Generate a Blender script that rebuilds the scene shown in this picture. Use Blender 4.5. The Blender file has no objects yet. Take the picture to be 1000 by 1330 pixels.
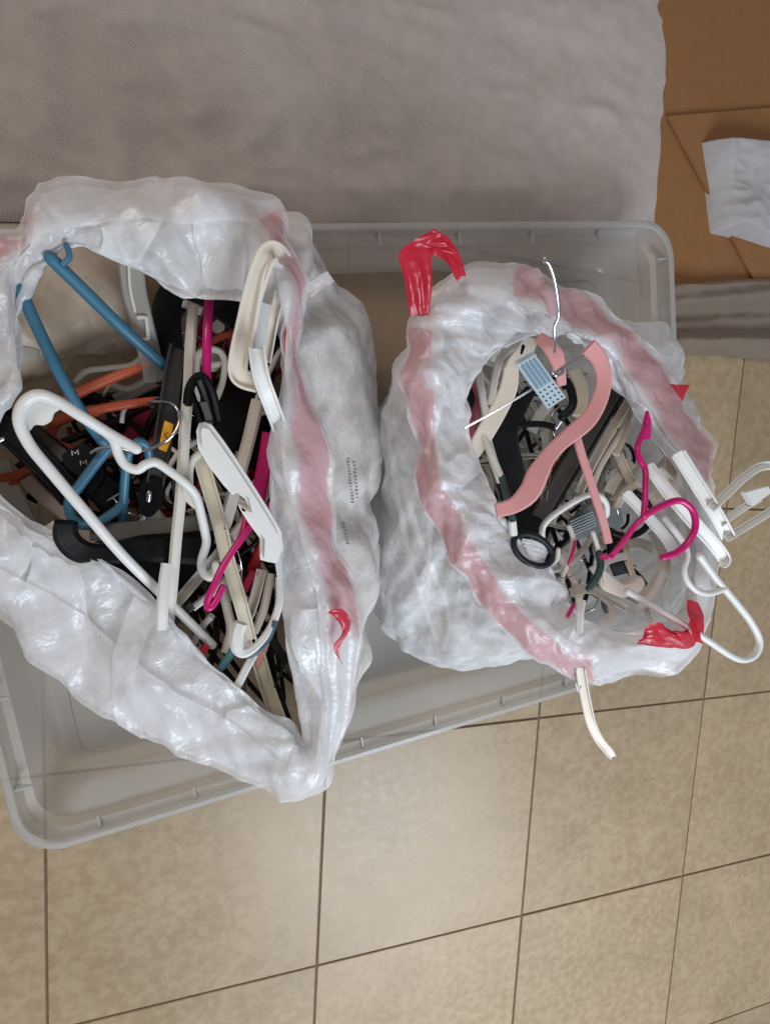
import bpy, bmesh, math, random
import numpy as np
from mathutils import Vector, Matrix

# ------------------------------------------------------------------ camera
F = 700.0; CH = 0.929; RX, RY = -0.1198, -0.312
def _R():
    cx, sx, cy, sy = math.cos(RX), math.sin(RX), math.cos(RY), math.sin(RY)
    X = np.array([[1,0,0],[0,cx,-sx],[0,sx,cx]]); Y = np.array([[cy,0,sy],[0,1,0],[-sy,0,cy]])
    return Y @ X
RC = _R()
scene = bpy.context.scene; C = scene.collection
cam_d = bpy.data.cameras.new('camera'); cam = bpy.data.objects.new('camera', cam_d); C.objects.link(cam)
M4 = Matrix.Identity(4)
for i in range(3):
    for j in range(3): M4[i][j] = float(RC[i, j])
M4[2][3] = CH
cam.matrix_world = M4
cam_d.sensor_fit = 'HORIZONTAL'; cam_d.sensor_width = 36.0; cam_d.lens = F/1000*36.0
cam_d.clip_start = 0.02; cam_d.clip_end = 60
scene.camera = cam
# ------------------------------------------------------------------ light
w = bpy.data.worlds.new('World'); scene.world = w; w.use_nodes = True
w.node_tree.nodes['Background'].inputs[0].default_value = (0.80, 0.84, 0.92, 1)
w.node_tree.nodes['Background'].inputs[1].default_value = 0.22
def area(name, loc, target, size, power, col):
    l = bpy.data.lights.new(name, 'AREA'); l.size = size; l.energy = power; l.color = col
    o = bpy.data.objects.new(name, l); C.objects.link(o); o.location = loc
    d = Vector(target) - Vector(loc); o.rotation_euler = d.to_track_quat('-Z', 'Y').to_euler(); return o
area('window_light', (0.75, -1.9, 1.75), (0.15, -0.05, 0.25), 1.1, 42, (0.81, 0.905, 1.0))
area('room_light', (-1.2, 1.3, 2.1), (0.2, 0.05, 0.2), 0.9, 14, (1.0, 0.86, 0.70))
scene.view_settings.view_transform = 'Standard'; scene.view_settings.look = 'None'
scene.cycles.max_bounces = 6; scene.cycles.diffuse_bounces = 4; scene.cycles.glossy_bounces = 2; scene.cycles.transmission_bounces = 4; scene.cycles.transparent_max_bounces = 8
scene.cycles.caustics_reflective = False; scene.cycles.caustics_refractive = False
scene.view_settings.exposure = 0.26; scene.view_settings.gamma = 1.0

# ------------------------------------------------------------------ helpers
CAMP = np.array([0, 0, CH])
def at(px, py, z):
    d = RC @ np.array([(px-500)/F, -(py-665)/F, -1.0])
    return CAMP + d*((z-CH)/d[2])
def proj(p):
    q = RC.T @ (np.array(p) - CAMP); return 500+F*q[0]/-q[2], 665-F*q[1]/-q[2]
def mpp(z): return (CH - z)/F*1.06           # metres per photo pixel at height z
def lin(c):
    return tuple(((v/255)/12.92 if v/255 <= .04045 else ((v/255+.055)/1.055)**2.4) for v in c)

rng = np.random.RandomState(7)
_perm = rng.permutation(256); _perm = np.concatenate([_perm]*3)
_g = rng.normal(size=(256, 3)); _g /= np.linalg.norm(_g, axis=1)[:, None]
def pn(P):
    P = np.asarray(P, float); sh = P.shape[:-1]; P = P.reshape(-1, 3)
    i = np.floor(P).astype(int); f = P - i; i &= 255
    u = f*f*f*(f*(f*6-15)+10); out = np.zeros(len(P))
    for a in (0, 1):
        for b in (0, 1):
            for c in (0, 1):
                h = _perm[_perm[_perm[(i[:,0]+a) & 255] + ((i[:,1]+b) & 255)] + ((i[:,2]+c) & 255)]
                dv = ((f - [a, b, c])*_g[h]).sum(1)
                out += dv*(u[:,0] if a else 1-u[:,0])*(u[:,1] if b else 1-u[:,1])*(u[:,2] if c else 1-u[:,2])
    return out.reshape(sh)
def crumple(P, f0=14, octs=4, seed=0.0):
    P = np.asarray(P) + seed
    wv = np.stack([pn(P*f0*.7+3.1), pn(P*f0*.7+11.7), pn(P*f0*.7+23.3)], -1)
    Q = P + wv*.5/f0; s = 0; a = 1.0; f = f0
    for _ in range(octs):
        s = s + a*(1-2.6*np.abs(pn(Q*f))); a *= .5; f *= 1.93
    return s*.5

def me_obj(name, verts, faces, mat, parent=None, smooth=True, sharp=None):
    me = bpy.data.meshes.new(name); me.from_pydata([tuple(v) for v in verts], [], faces)
    if mat: me.materials.append(mat)
    if smooth: me.polygons.foreach_set('use_smooth', [True]*len(me.polygons))
    me.update()
    if sharp:
        try: me.set_sharp_from_angle(angle=math.radians(sharp))
        except Exception: pass
    o = bpy.data.objects.new(name, me); C.objects.link(o)
    if parent is not None: o.parent = parent; o.matrix_parent_inverse = parent.matrix_world.inverted()
    return o
def thing(name, label, cat, loc=(0, 0, 0), group=None):
    o = bpy.data.objects.new(name, None); C.objects.link(o)
    o.empty_display_size = .02; o['label'] = label; o['category'] = cat
    o.matrix_world = Matrix.Translation(Vector(loc))
    if group: o['group'] = group
    return o
def cr(pts, n=6, closed=False):
    P = np.array(pts, float); k = len(P); out = []
    if k < 3 and not closed:
        for t in np.linspace(0, 1, n+1): out.append(P[0]*(1-t)+P[1]*t)
        return np.array(out)
    segs = k if closed else k-1
    for i in range(segs):
        if closed: a, b, c, d = P[(i-1) % k], P[i], P[(i+1) % k], P[(i+2) % k]
        else: a, b, c, d = P[max(i-1, 0)], P[i], P[i+1], P[min(i+2, k-1)]
        for t in np.arange(n)/n:
            out.append(.5*(2*b + (c-a)*t + (2*a-5*b+4*c-d)*t*t + (3*b-a-3*c+d)*t**3))
    if not closed: out.append(P[-1])
    return np.array(out)
def prof_round(n=10): return [(math.cos(2*math.pi*i/n)*.5, math.sin(2*math.pi*i/n)*.5) for i in range(n)]
def prof_flat(w, h):
    c = min(w, h)*.28; W, H_ = w/2, h/2
    return [(-W+c,-H_),(W-c,-H_),(W,-H_+c),(W,H_-c),(W-c,H_),(-W+c,H_),(-W,H_-c),(-W,-H_+c)]
def prof_chan(w, h, t=None):
    t = t or max(w*.16, .0011); W, H_ = w/2, h/2; c = t*.3
    return [(-W+c,-H_),(W-c,-H_),(W,-H_+c),(W,H_-c),(W-c,H_),(W-t+c*.4,H_),(W-t,H_-c),(W-t,-H_*.15),(-W+t,-H_*.15),(-W+t,H_-c),(-W+t-c*.4,H_),(-W+c,H_),(-W,H_-c),(-W,-H_+c)]
def sweep_mesh(path, prof, up, scales=None, roundcap=False):
    P = np.array(path); n = len(P); T = np.gradient(P, axis=0); T /= np.linalg.norm(T, axis=1)[:, None]+1e-12
    if scales is None: scales = np.ones(n)
    else: scales = np.interp(np.linspace(0, 1, n), np.linspace(0, 1, len(scales)), scales)
    V = []; Fc = []; m = len(prof)
    up = np.array(up, float)
    for i in range(n):
        s = np.cross(T[i], up)
        if np.linalg.norm(s) < 1e-4: s = np.array([1., 0, 0])
        s /= np.linalg.norm(s); b = np.cross(s, T[i])
        for (x, y) in prof: V.append(P[i] + (s*x + b*y)*scales[i])
    for i in range(n-1):
        for j in range(m):
            k = (j+1) % m
            Fc.append((i*m+j, i*m+k, (i+1)*m+k, (i+1)*m+j))
    Fc.append(tuple(range(m))[::-1]); Fc.append(tuple((n-1)*m+j for j in range(m)))
    return V, Fc
def P3(pts, z=None):
    out = []
    for p in pts:
        if len(p) == 3: out.append(at(*p))
        else: out.append(at(p[0], p[1], z))
    return out
def P3z(pts, z0, z1):
    n = len(pts); L = [0]
    for a, b in zip(pts, pts[1:]): L.append(L[-1]+math.hypot(a[0]-b[0], a[1]-b[1]))
    return [at(p[0], p[1], z0+(z1-z0)*l/L[-1]) for p, l in zip(pts, L)]
def tocam(P, roll=0, T=None):
    m = np.mean(P, axis=0); u = CAMP - m; u /= np.linalg.norm(u)
    if roll:
        t = np.array(P[-1]) - np.array(P[0]); t /= np.linalg.norm(t)
        u = np.array(Matrix.Rotation(math.radians(roll), 3, Vector(t)) @ Vector(u))
    return u
def tube(name, parent, mat, pts, wpx, z=(.3, .3), closed=False, n=7, scales=None, straight=False):
    P = P3z([p[:2] for p in pts], *z) if len(pts[0]) == 2 else P3(pts)
    zm = np.mean([p[2] for p in P])
    path = np.array(P) if straight else cr(P, n, closed)
    d = wpx*mpp(zm)
    prof = [(a*d, b*d) for a, b in prof_round(12)]
    if scales is None and not closed:            # rounded ends
        L = np.concatenate([[0], np.cumsum(np.linalg.norm(np.diff(path, axis=0), axis=1))]); r = d/2
        add0 = [path[0] - (path[1]-path[0])/np.linalg.norm(path[1]-path[0])*r*t for t in (.95, .75, .4)]
        add1 = [path[-1] + (path[-1]-path[-2])/np.linalg.norm(path[-1]-path[-2])*r*t for t in (.4, .75, .95)]
        path = np.vstack([add0, path, add1]); k = len(path)
        sc = np.ones(k); sc[:3] = [.3, .66, .92]; sc[-3:] = [.92, .66, .3]
        V, Fc = sweep_exact(path, prof, tocam(P), sc)
    else: V, Fc = sweep_mesh(path, prof, tocam(P), scales)
    return me_obj(name, V, Fc, mat, parent, True, 60)
def sweep_exact(path, prof, up, sc):
    P = np.array(path); n = len(P); T = np.gradient(P, axis=0); T /= np.linalg.norm(T, axis=1)[:, None]+1e-12
    V = []; Fc = []; m = len(prof); t = T[0]; s = np.cross(t, up); s /= np.linalg.norm(s)
    for i in range(n):
        s = s - T[i]*np.dot(s, T[i]); s /= np.linalg.norm(s)+1e-12; b = np.cross(s, T[i])
        for (x, y) in prof: V.append(P[i] + (s*x + b*y)*sc[i])
    for i in range(n-1):
        for j in range(m):
            k = (j+1) % m
            Fc.append((i*m+j, i*m+k, (i+1)*m+k, (i+1)*m+j))
    Fc.append(tuple(range(m))[::-1]); Fc.append(tuple((n-1)*m+j for j in range(m)))
    return V, Fc
def strip(name, parent, mat, pts, wpx, z=(.3, .3), h=.006, chan=False, roll=0, scales=None, n=6, straight=False):
    P = P3z([p[:2] for p in pts], *z) if len(pts[0]) == 2 else P3(pts)
    zm = np.mean([p[2] for p in P]); wd = wpx*mpp(zm)
    path = cr(P, n) if not straight else np.vstack([np.linspace(a, b, 6, endpoint=False) for a, b in zip(P, P[1:])]+[[P[-1]]])
    prof = prof_chan(wd, h) if chan else prof_flat(wd, h)
    V, Fc = sweep_mesh(path, prof, tocam(P, roll), scales)
    return me_obj(name, V, Fc, mat, parent, True, 35)
def plate(name, parent, mat, poly, z, h=.005, rim=None, smooth=True, n=4, zf=None):
    pl = cr([(p[0], p[1], 0) for p in poly], n, True) if smooth else np.array([(p[0], p[1], 0) for p in poly], float)
    bm = bmesh.new()
    vs = [bm.verts.new(at(p[0], p[1], zf(p[0], p[1]) if zf else z)) for p in pl]
    f = bm.faces.new(vs); f.normal_update()
    c = f.calc_center_median(); up = (Vector(CAMP)-c)
    if f.normal.dot(up) < 0: f.normal_flip(); f.normal_update()
    nrm = f.normal.copy()
    r = bmesh.ops.extrude_face_region(bm, geom=[f], use_keep_orig=True)
    bot = [g for g in r['geom'] if isinstance(g, bmesh.types.BMFace)]
    for v in {v for g in bot for v in g.verts}: v.co -= nrm*h
    for g in bot: g.normal_flip()
    if rim:
        bmesh.ops.inset_region(bm, faces=[f], thickness=rim, depth=0)
        bmesh.ops.inset_region(bm, faces=[f], thickness=rim*.15, depth=-h*.55)
    bmesh.ops.recalc_face_normals(bm, faces=bm.faces[:])
    me = bpy.data.meshes.new(name); bm.to_mesh(me); bm.free(); me.materials.append(mat)
    me.polygons.foreach_set('use_smooth', [True]*len(me.polygons))
    me.set_sharp_from_angle(angle=math.radians(35))
    o = bpy.data.objects.new(name, me); C.objects.link(o)
    if parent is not None: o.parent = parent; o.matrix_parent_inverse = parent.matrix_world.inverted()
    return o

# ------------------------------------------------------------------ materials
def newmat(name):
    m = bpy.data.materials.new(name); m.use_nodes = True
    return m, m.node_tree.nodes, m.node_tree.links
def plastic(name, col, rough=.38, bump=.02, sss=0.0, metal=0.0, scale=220, var=.06, coat=0.0, sheen=0.0):
    m, N, L = newmat(name); b = N['Principled BSDF']
    b.inputs['Roughness'].default_value = rough; b.inputs['Metallic'].default_value = metal
    if sss: b.inputs['Subsurface Weight'].default_value = sss; b.inputs['Subsurface Radius'].default_value = (.006, .005, .004)
    if max(col) < 40: b.inputs['Specular IOR Level'].default_value = .28
    if coat: b.inputs['Coat Weight'].default_value = coat
    if sheen: b.inputs['Sheen Weight'].default_value = sheen
    g = N.new('ShaderNodeNewGeometry'); n = N.new('ShaderNodeTexNoise'); n.inputs['Scale'].default_value = 38; n.inputs['Detail'].default_value = 6
    L.new(g.outputs['Position'], n.inputs['Vector'])
    mr = N.new('ShaderNodeMapRange'); mr.inputs['To Min'].default_value = 1-var; mr.inputs['To Max'].default_value = 1+var*.6
    L.new(n.outputs[0], mr.inputs['Value'])
    mx = N.new('ShaderNodeVectorMath'); mx.operation = 'SCALE'; mx.inputs[0].default_value = lin(col); L.new(mr.outputs[0], mx.inputs['Scale'])
    L.new(mx.outputs[0], b.inputs['Base Color'])
    mr2 = N.new('ShaderNodeMapRange'); mr2.inputs['To Min'].default_value = rough*.75; mr2.inputs['To Max'].default_value = min(1, rough*1.3)
    L.new(n.outputs[0], mr2.inputs['Value']); L.new(mr2.outputs[0], b.inputs['Roughness'])
    if bump:
        n2 = N.new('ShaderNodeTexNoise'); n2.inputs['Scale'].default_value = scale; n2.inputs['Detail'].default_value = 4
        L.new(g.outputs['Position'], n2.inputs['Vector'])
        bp = N.new('ShaderNodeBump'); bp.inputs['Strength'].default_value = bump*8; bp.inputs['Distance'].default_value = .0006
        L.new(n2.outputs[0], bp.inputs['Height']); L.new(bp.outputs[0], b.inputs['Normal'])
    return m
WHITE = plastic('white plastic', (232, 230, 226), .36, sss=.12)
WARM = plastic('warm white plastic', (232, 222, 208), .4, sss=.12)
OFF = plastic('off white plastic', (222, 217, 206), .42, sss=.1)
CREAM = plastic('aged cream plastic', (212, 202, 178), .45, sss=.1)
BLUE = plastic('blue plastic', (62, 114, 140), .4)
CORAL = plastic('coral plastic', (214, 100, 66), .4)
MAG = plastic('magenta plastic', (205, 12, 112), .3, coat=.2)
CRIM = plastic('crimson plastic', (176, 22, 62), .4)
RED = plastic('red plastic', (200, 40, 48), .4)
BLACK = plastic('black plastic', (14, 14, 16), .33)
VELVET = plastic('black velvet', (14, 14, 15), .85, bump=.06, scale=900, sheen=.15)
PINK = plastic('pink velvet', (224, 157, 155), .85, bump=.06, scale=900, sheen=.15)
DARKGREY = plastic('dark grey plastic', (66, 64, 60), .3)
SMOKE = plastic('smoky grey plastic', (112, 106, 100), .3)
GRIP = plastic('grey green rubber', (58, 72, 70), .5)
NAVY = plastic('slate blue rubber', (62, 88, 104), .5)
TEAL = plastic('teal rubber', (84, 142, 150), .5)
YELLOW = plastic('yellow plastic', (240, 168, 28), .4)
CHROME = plastic('chrome wire', (205, 205, 210), .14, bump=0, metal=1.0, var=.03)
STEEL = plastic('zinc plated steel', (216, 236, 245), .3, bump=.03, metal=.25, var=.12)
ORANGE = plastic('amber plastic', (190, 96, 36), .4)
HOLE = plastic('dark steel hole', (60, 84, 104), .6); SLOT = plastic('slot steel', (118, 146, 168), .6)
def clearplastic(name, col, alpha, rough=.3):
    m = plastic(name, col, rough); N = m.node_tree.nodes; N['Principled BSDF'].inputs['Alpha'].default_value = alpha; return m
CLEAR = clearplastic('milky clear plastic', (190, 186, 176), .5)

def film(name, col, transp=.15, gloss=.09, rough=.3, trans_col=None, b1=.5, b2=.35, sc=1.0, tr=.5, tvar=.35):
    m, N, L = newmat(name); N.remove(N['Principled BSDF']); out = N['Material Output']
    g = N.new('ShaderNodeNewGeometry')
    # fine crinkle relief
    wn = N.new('ShaderNodeTexNoise'); wn.inputs['Scale'].default_value = 30*sc; wn.inputs['Detail'].default_value = 3
    L.new(g.outputs['Position'], wn.inputs['Vector'])
    ad = N.new('ShaderNodeVectorMath'); ad.operation = 'MULTIPLY_ADD'; ad.inputs[1].default_value = (.03, .03, .03)
    L.new(wn.outputs['Color'], ad.inputs[0]); L.new(g.outputs['Position'], ad.inputs[2])
    v = N.new('ShaderNodeTexVoronoi'); v.feature = 'DISTANCE_TO_EDGE'; v.inputs['Scale'].default_value = 75*sc
    L.new(ad.outputs[0], v.inputs['Vector'])
    n = N.new('ShaderNodeTexNoise'); n.inputs['Scale'].default_value = 90*sc; n.inputs['Detail'].default_value = 7; n.inputs['Roughness'].default_value = .65
    n.noise_type = 'RIDGED_MULTIFRACTAL'
    L.new(ad.outputs[0], n.inputs['Vector'])
    msk = N.new('ShaderNodeTexNoise'); msk.inputs['Scale'].default_value = 11*sc; L.new(g.outputs['Position'], msk.inputs['Vector'])
    mrk = N.new('ShaderNodeMapRange'); mrk.inputs['From Min'].default_value = .4; mrk.inputs['From Max'].default_value = .66
    mrk.inputs['To Min'].default_value = .12; L.new(msk.outputs[0], mrk.inputs['Value'])
    vb = N.new('ShaderNodeTexVoronoi'); vb.feature = 'DISTANCE_TO_EDGE'; vb.inputs['Scale'].default_value = 24*sc
    mpv = N.new('ShaderNodeMapping'); mpv.inputs['Scale'].default_value = (1.0, .45, .7); mpv.inputs['Rotation'].default_value = (.3, .2, .9); L.new(ad.outputs[0], mpv.inputs['Vector']); L.new(mpv.outputs[0], vb.inputs['Vector'])
    bp0 = N.new('ShaderNodeBump'); bp0.inputs['Strength'].default_value = b1*.8; bp0.inputs['Distance'].default_value = .006; L.new(vb.outputs['Distance'], bp0.inputs['Height'])
    mu = N.new('ShaderNodeMath'); mu.operation = 'MULTIPLY'; L.new(n.outputs[0], mu.inputs[0]); L.new(mrk.outputs[0], mu.inputs[1])
    bp1 = N.new('ShaderNodeBump'); bp1.inputs['Strength'].default_value = b1; bp1.inputs['Distance'].default_value = .0012; L.new(v.outputs['Distance'], bp1.inputs['Height'])
    bp2 = N.new('ShaderNodeBump'); bp2.inputs['Strength'].default_value = b2; bp2.inputs['Distance'].default_value = .0014; L.new(mu.outputs[0], bp2.inputs['Height'])
    L.new(bp0.outputs[0], bp1.inputs['Normal']); L.new(bp1.outputs[0], bp2.inputs['Normal'])
    d = N.new('ShaderNodeBsdfDiffuse'); d.inputs[0].default_value = (*lin(col), 1)
    t = N.new('ShaderNodeBsdfTranslucent'); t.inputs[0].default_value = (*lin(trans_col or col), 1)
    gl = N.new('ShaderNodeBsdfGlossy'); gl.inputs['Roughness'].default_value = rough; gl.inputs[0].default_value = (.95, .97, 1, 1)
    tp = N.new('ShaderNodeBsdfTransparent')
    for nn in (d, t, gl): L.new(bp2.outputs[0], nn.inputs['Normal'])
    a = N.new('ShaderNodeMixShader'); a.inputs[0].default_value = tr; L.new(d.outputs[0], a.inputs[1]); L.new(t.outputs[0], a.inputs[2])
    b = N.new('ShaderNodeMixShader'); b.inputs[0].default_value = gloss; L.new(a.outputs[0], b.inputs[1]); L.new(gl.outputs[0], b.inputs[2])
    c = N.new('ShaderNodeMixShader'); L.new(b.outputs[0], c.inputs[1]); L.new(tp.outputs[0], c.inputs[2])
    mt = N.new('ShaderNodeMapRange'); mt.inputs['From Min'].default_value = .3; mt.inputs['From Max'].default_value = .7
    mt.inputs['To Min'].default_value = transp*(1-tvar); mt.inputs['To Max'].default_value = transp*(1+tvar)
    L.new(wn.outputs[0], mt.inputs['Value']); L.new(mt.outputs[0], c.inputs[0])
    L.new(c.outputs[0], out.inputs['Surface'])
    return m
FILM = film('milky bag film', (250, 250, 251), .31, tvar=.6, gloss=.055, rough=.29, tr=.26, b1=.6, b2=.6, sc=1.3)
SHADE_TINT = film('beige shade tint film', (228, 210, 188), .03, gloss=.03, rough=.4, tr=.2, b1=.6, b2=.7)  # beige stands in for the warm shade inside the left bag
HEMF = film('hem film', (250, 247, 248), .38, gloss=.055, rough=.29, b1=.5, b2=.5, tvar=0, sc=1.3, tr=.4)
TAPE = film('red drawstring film', (214, 16, 52), .06, gloss=.05, rough=.34, b1=.15, b2=.3, tr=.3)

# ------------------------------------------------------------------ floor
T_ = .457; YAW = -.0561; OX, OY = .7914*T_/.32, -.3735*T_/.32
m_t, N, L = newmat('beige ceramic'); b = N['Principled BSDF']
g = N.new('ShaderNodeNewGeometry'); oi = N.new('ShaderNodeObjectInfo')
n1 = N.new('ShaderNodeTexNoise'); n1.inputs['Scale'].default_value = 9; n1.inputs['Detail'].default_value = 8; n1.inputs['Roughness'].default_value = .62
n2 = N.new('ShaderNodeTexNoise'); n2.inputs['Scale'].default_value = 60; n2.inputs['Detail'].default_value = 6; n2.inputs['Distortion'].default_value = .15
n3 = N.new('ShaderNodeTexNoise'); n3.inputs['Scale'].default_value = 420; n3.inputs['Detail'].default_value = 3
sc_ = N.new('ShaderNodeVectorMath'); sc_.operation = 'SCALE'; sc_.inputs[0].default_value = (7, 13, 5); L.new(oi.outputs['Random'], sc_.inputs['Scale'])
av = N.new('ShaderNodeVectorMath'); L.new(g.outputs['Position'], av.inputs[0]); L.new(sc_.outputs[0], av.inputs[1])
for q in (n1, n2, n3): L.new(av.outputs[0], q.inputs['Vector'])
r1 = N.new('ShaderNodeValToRGB'); r1.color_ramp.elements[0].position = .36; r1.color_ramp.elements[1].position = .64
r1.color_ramp.elements[0].color = (*lin((164, 141, 110)), 1); r1.color_ramp.elements[1].color = (*lin((178, 155, 123)), 1)
r2 = N.new('ShaderNodeValToRGB'); r2.color_ramp.elements[0].position = .40; r2.color_ramp.elements[1].position = .62
r2.color_ramp.elements[0].color = (*lin((158, 134, 104)), 1); r2.color_ramp.elements[1].color = (*lin((184, 161, 130)), 1)
L.new(n1.outputs[0], r1.inputs[0]); L.new(n2.outputs[0], r2.inputs[0])
mx = N.new('ShaderNodeMixRGB'); mx.inputs[0].default_value = .45; L.new(r1.outputs[0], mx.inputs[1]); L.new(r2.outputs[0], mx.inputs[2])
sp = N.new('ShaderNodeValToRGB'); sp.color_ramp.elements[0].position = .30; sp.color_ramp.elements[1].position = .42
sp.color_ramp.elements[0].color = (.72, .66, .58, 1); sp.color_ramp.elements[1].color = (1, 1, 1, 1); L.new(n3.outputs[0], sp.inputs[0])
m2 = N.new('ShaderNodeMixRGB'); m2.blend_type = 'MULTIPLY'; m2.inputs[0].default_value = .7; L.new(mx.outputs[0], m2.inputs[1]); L.new(sp.outputs[0], m2.inputs[2])
tv = N.new('ShaderNodeMapRange'); tv.inputs['To Min'].default_value = .93; tv.inputs['To Max'].default_value = 1.05; L.new(oi.outputs['Random'], tv.inputs['Value'])
tm_ = N.new('ShaderNodeVectorMath'); tm_.operation = 'SCALE'; L.new(m2.outputs[0], tm_.inputs[0]); L.new(tv.outputs[0], tm_.inputs['Scale'])
dn = N.new('ShaderNodeTexNoise'); dn.inputs['Scale'].default_value = 2.6; dn.inputs['Detail'].default_value = 4; L.new(g.outputs['Position'], dn.inputs['Vector'])
dr_ = N.new('ShaderNodeMapRange'); dr_.inputs['From Min'].default_value = .35; dr_.inputs['From Max'].default_value = .65; dr_.inputs['To Min'].default_value = .90; dr_.inputs['To Max'].default_value = 1.04; L.new(dn.outputs[0], dr_.inputs['Value'])
tm2 = N.new('ShaderNodeVectorMath'); tm2.operation = 'SCALE'; L.new(tm_.outputs[0], tm2.inputs[0]); L.new(dr_.outputs[0], tm2.inputs['Scale'])
L.new(tm2.outputs[0], b.inputs['Base Color'])
rr_ = N.new('ShaderNodeMapRange'); rr_.inputs['To Min'].default_value = .28; rr_.inputs['To Max'].default_value = .6; L.new(n2.outputs[0], rr_.inputs['Value']); L.new(rr_.outputs[0], b.inputs['Roughness'])
bp = N.new('ShaderNodeBump'); bp.inputs['Strength'].default_value = .25; bp.inputs['Distance'].default_value = .001; L.new(n2.outputs[0], bp.inputs['Height']); L.new(bp.outputs[0], b.inputs['Normal'])
GROUT = plastic('brown grout', (122, 99, 74), .9, bump=.08, var=.35)
Rz = np.array([[math.cos(YAW), -math.sin(YAW), 0], [math.sin(YAW), math.cos(YAW), 0], [0, 0, 1]])
fl = me_obj('floor', [Rz@np.array(v, float) for v in ((-4,-4,-.003),(5,-4,-.003),(5,4,-.003),(-4,4,-.003))], [(0,1,2,3)], GROUT, None, False)
fl['kind'] = 'structure'
def tile_mesh():
    a = T_/2 - .0021; c = .0012; r = .003; z = .0
    V = []; 
    ring = [(a, a-r), (a-r*.3, a-r*.3), (a-r, a)]
    def corner(s): return None
    pts = []
    for q in range(4):
        cs, sn = math.cos(q*math.pi/2), math.sin(q*math.pi/2)
        for x, y in ring: pts.append((x*cs-y*sn, x*sn+y*cs))
    n = len(pts)
    for x, y in pts: V.append((x, y, -.004))
    for x, y in pts: V.append((x, y, -c))
    for x, y in pts: V.append((x*(1-c/a), y*(1-c/a), 0))
    Fc = [(i, (i+1) % n, n+(i+1) % n, n+i) for i in range(n)] + [(n+i, n+(i+1) % n, 2*n+(i+1) % n, 2*n+i) for i in range(n)] + [tuple(range(2*n, 3*n))]
    me = bpy.data.meshes.new('tile'); me.from_pydata(V, [], Fc); me.materials.append(m_t); me.update(); return me
tm = tile_mesh(); rnd = random.Random(3)
for i in range(-8, 3):
    for j in range(-5, 6):
        u, v = OX + (i+.5)*T_, OY + (j+.5)*T_
        p = Rz@np.array([u, v, 0])
        o = bpy.data.objects.new('tile', tm); C.objects.link(o); o.parent = fl
        o.location = (p[0], p[1], rnd.uniform(-.0004, .0004)); o.rotation_euler = (0, 0, YAW+rnd.uniform(-.0012, .0012))

# ------------------------------------------------------------------ storage bin
m_b, N, L = newmat('frosted polypropylene'); b = N['Principled BSDF']; out = N['Material Output']
b.inputs['Base Color'].default_value = (*lin((236, 233, 228)), 1); b.inputs['Coat Weight'].default_value = .5; b.inputs['Coat Roughness'].default_value = .12; b.inputs['Roughness'].default_value = .3
tl = N.new('ShaderNodeBsdfTranslucent'); tl.inputs[0].default_value = (*lin((196, 196, 196)), 1)
tp = N.new('ShaderNodeBsdfTransparent'); tp.inputs[0].default_value = (.93, .93, .93, 1)
a1 = N.new('ShaderNodeMixShader'); a1.inputs[0].default_value = .55; L.new(b.outputs[0], a1.inputs[1]); L.new(tl.outputs[0], a1.inputs[2])
a2 = N.new('ShaderNodeMixShader'); a2.inputs[0].default_value = .26; L.new(a1.outputs[0], a2.inputs[1]); L.new(tp.outputs[0], a2.inputs[2])
g = N.new('ShaderNodeNewGeometry'); nz = N.new('ShaderNodeTexNoise'); nz.inputs['Scale'].default_value = 500; L.new(g.outputs['Position'], nz.inputs['Vector'])
bp = N.new('ShaderNodeBump'); bp.inputs['Strength'].default_value = .12; bp.inputs['Distance'].default_value = .0005; L.new(nz.outputs[0], bp.inputs['Height'])
sv = N.new('ShaderNodeMapping'); sv.inputs['Scale'].default_value = (260, 9, 9); sv.inputs['Rotation'].default_value = (0, 0, .6); L.new(g.outputs['Position'], sv.inputs['Vector'])
sn_ = N.new('ShaderNodeTexNoise'); sn_.inputs['Scale'].default_value = 1.0; sn_.inputs['Detail'].default_value = 5; L.new(sv.outputs[0], sn_.inputs['Vector'])
bp3 = N.new('ShaderNodeBump'); bp3.inputs['Strength'].default_value = .25; bp3.inputs['Distance'].default_value = .0006; L.new(sn_.outputs[0], bp3.inputs['Height']); L.new(bp.outputs[0], bp3.inputs['Normal'])
cl_ = N.new('ShaderNodeTexNoise'); cl_.inputs['Scale'].default_value = 7; cl_.inputs['Detail'].default_value = 6; L.new(g.outputs['Position'], cl_.inputs['Vector'])
cm_ = N.new('ShaderNodeMapRange'); cm_.inputs['From Min'].default_value = .3; cm_.inputs['From Max'].default_value = .7; cm_.inputs['To Min'].default_value = .18; cm_.inputs['To Max'].default_value = .33; L.new(cl_.outputs[0], cm_.inputs['Value']); L.new(cm_.outputs[0], a2.inputs[0])
L.new(bp3.outputs[0], b.inputs['Normal']); L.new(a2.outputs[0], out.inputs['Surface'])
BIN = m_b
BZ = .14
TR = at(872, 296, BZ)[:2]; BR = at(908, 827, BZ)[:2]; FL = at(290, 1040, BZ)[:2]; TP = at(640, 287, BZ)[:2]
ex = (TR-TP)/np.linalg.norm(TR-TP) + (BR-FL)/np.linalg.norm(BR-FL); ex /= np.linalg.norm(ex); ey = np.array([-ex[1], ex[0]])
print('bin angles', TR-TP, BR-FL, TR-BR, ex)
xr = (np.dot(TR, ex)+np.dot(BR, ex))/2; yt = np.dot(TR, ey); yb = np.dot(FL, ey); xr -= .012; yt += .014
LB = at(80, 990, .02)[:2]; xl = np.dot(LB, ex) - .035
print('bin size', xr-xl, yt-yb, 'base front y', np.dot(LB, ey)-yb)
BC = ex*(xl+xr)/2 + ey*(yt+yb)/2; HW, HD = (xr-xl)/2, (yt-yb)/2
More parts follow.
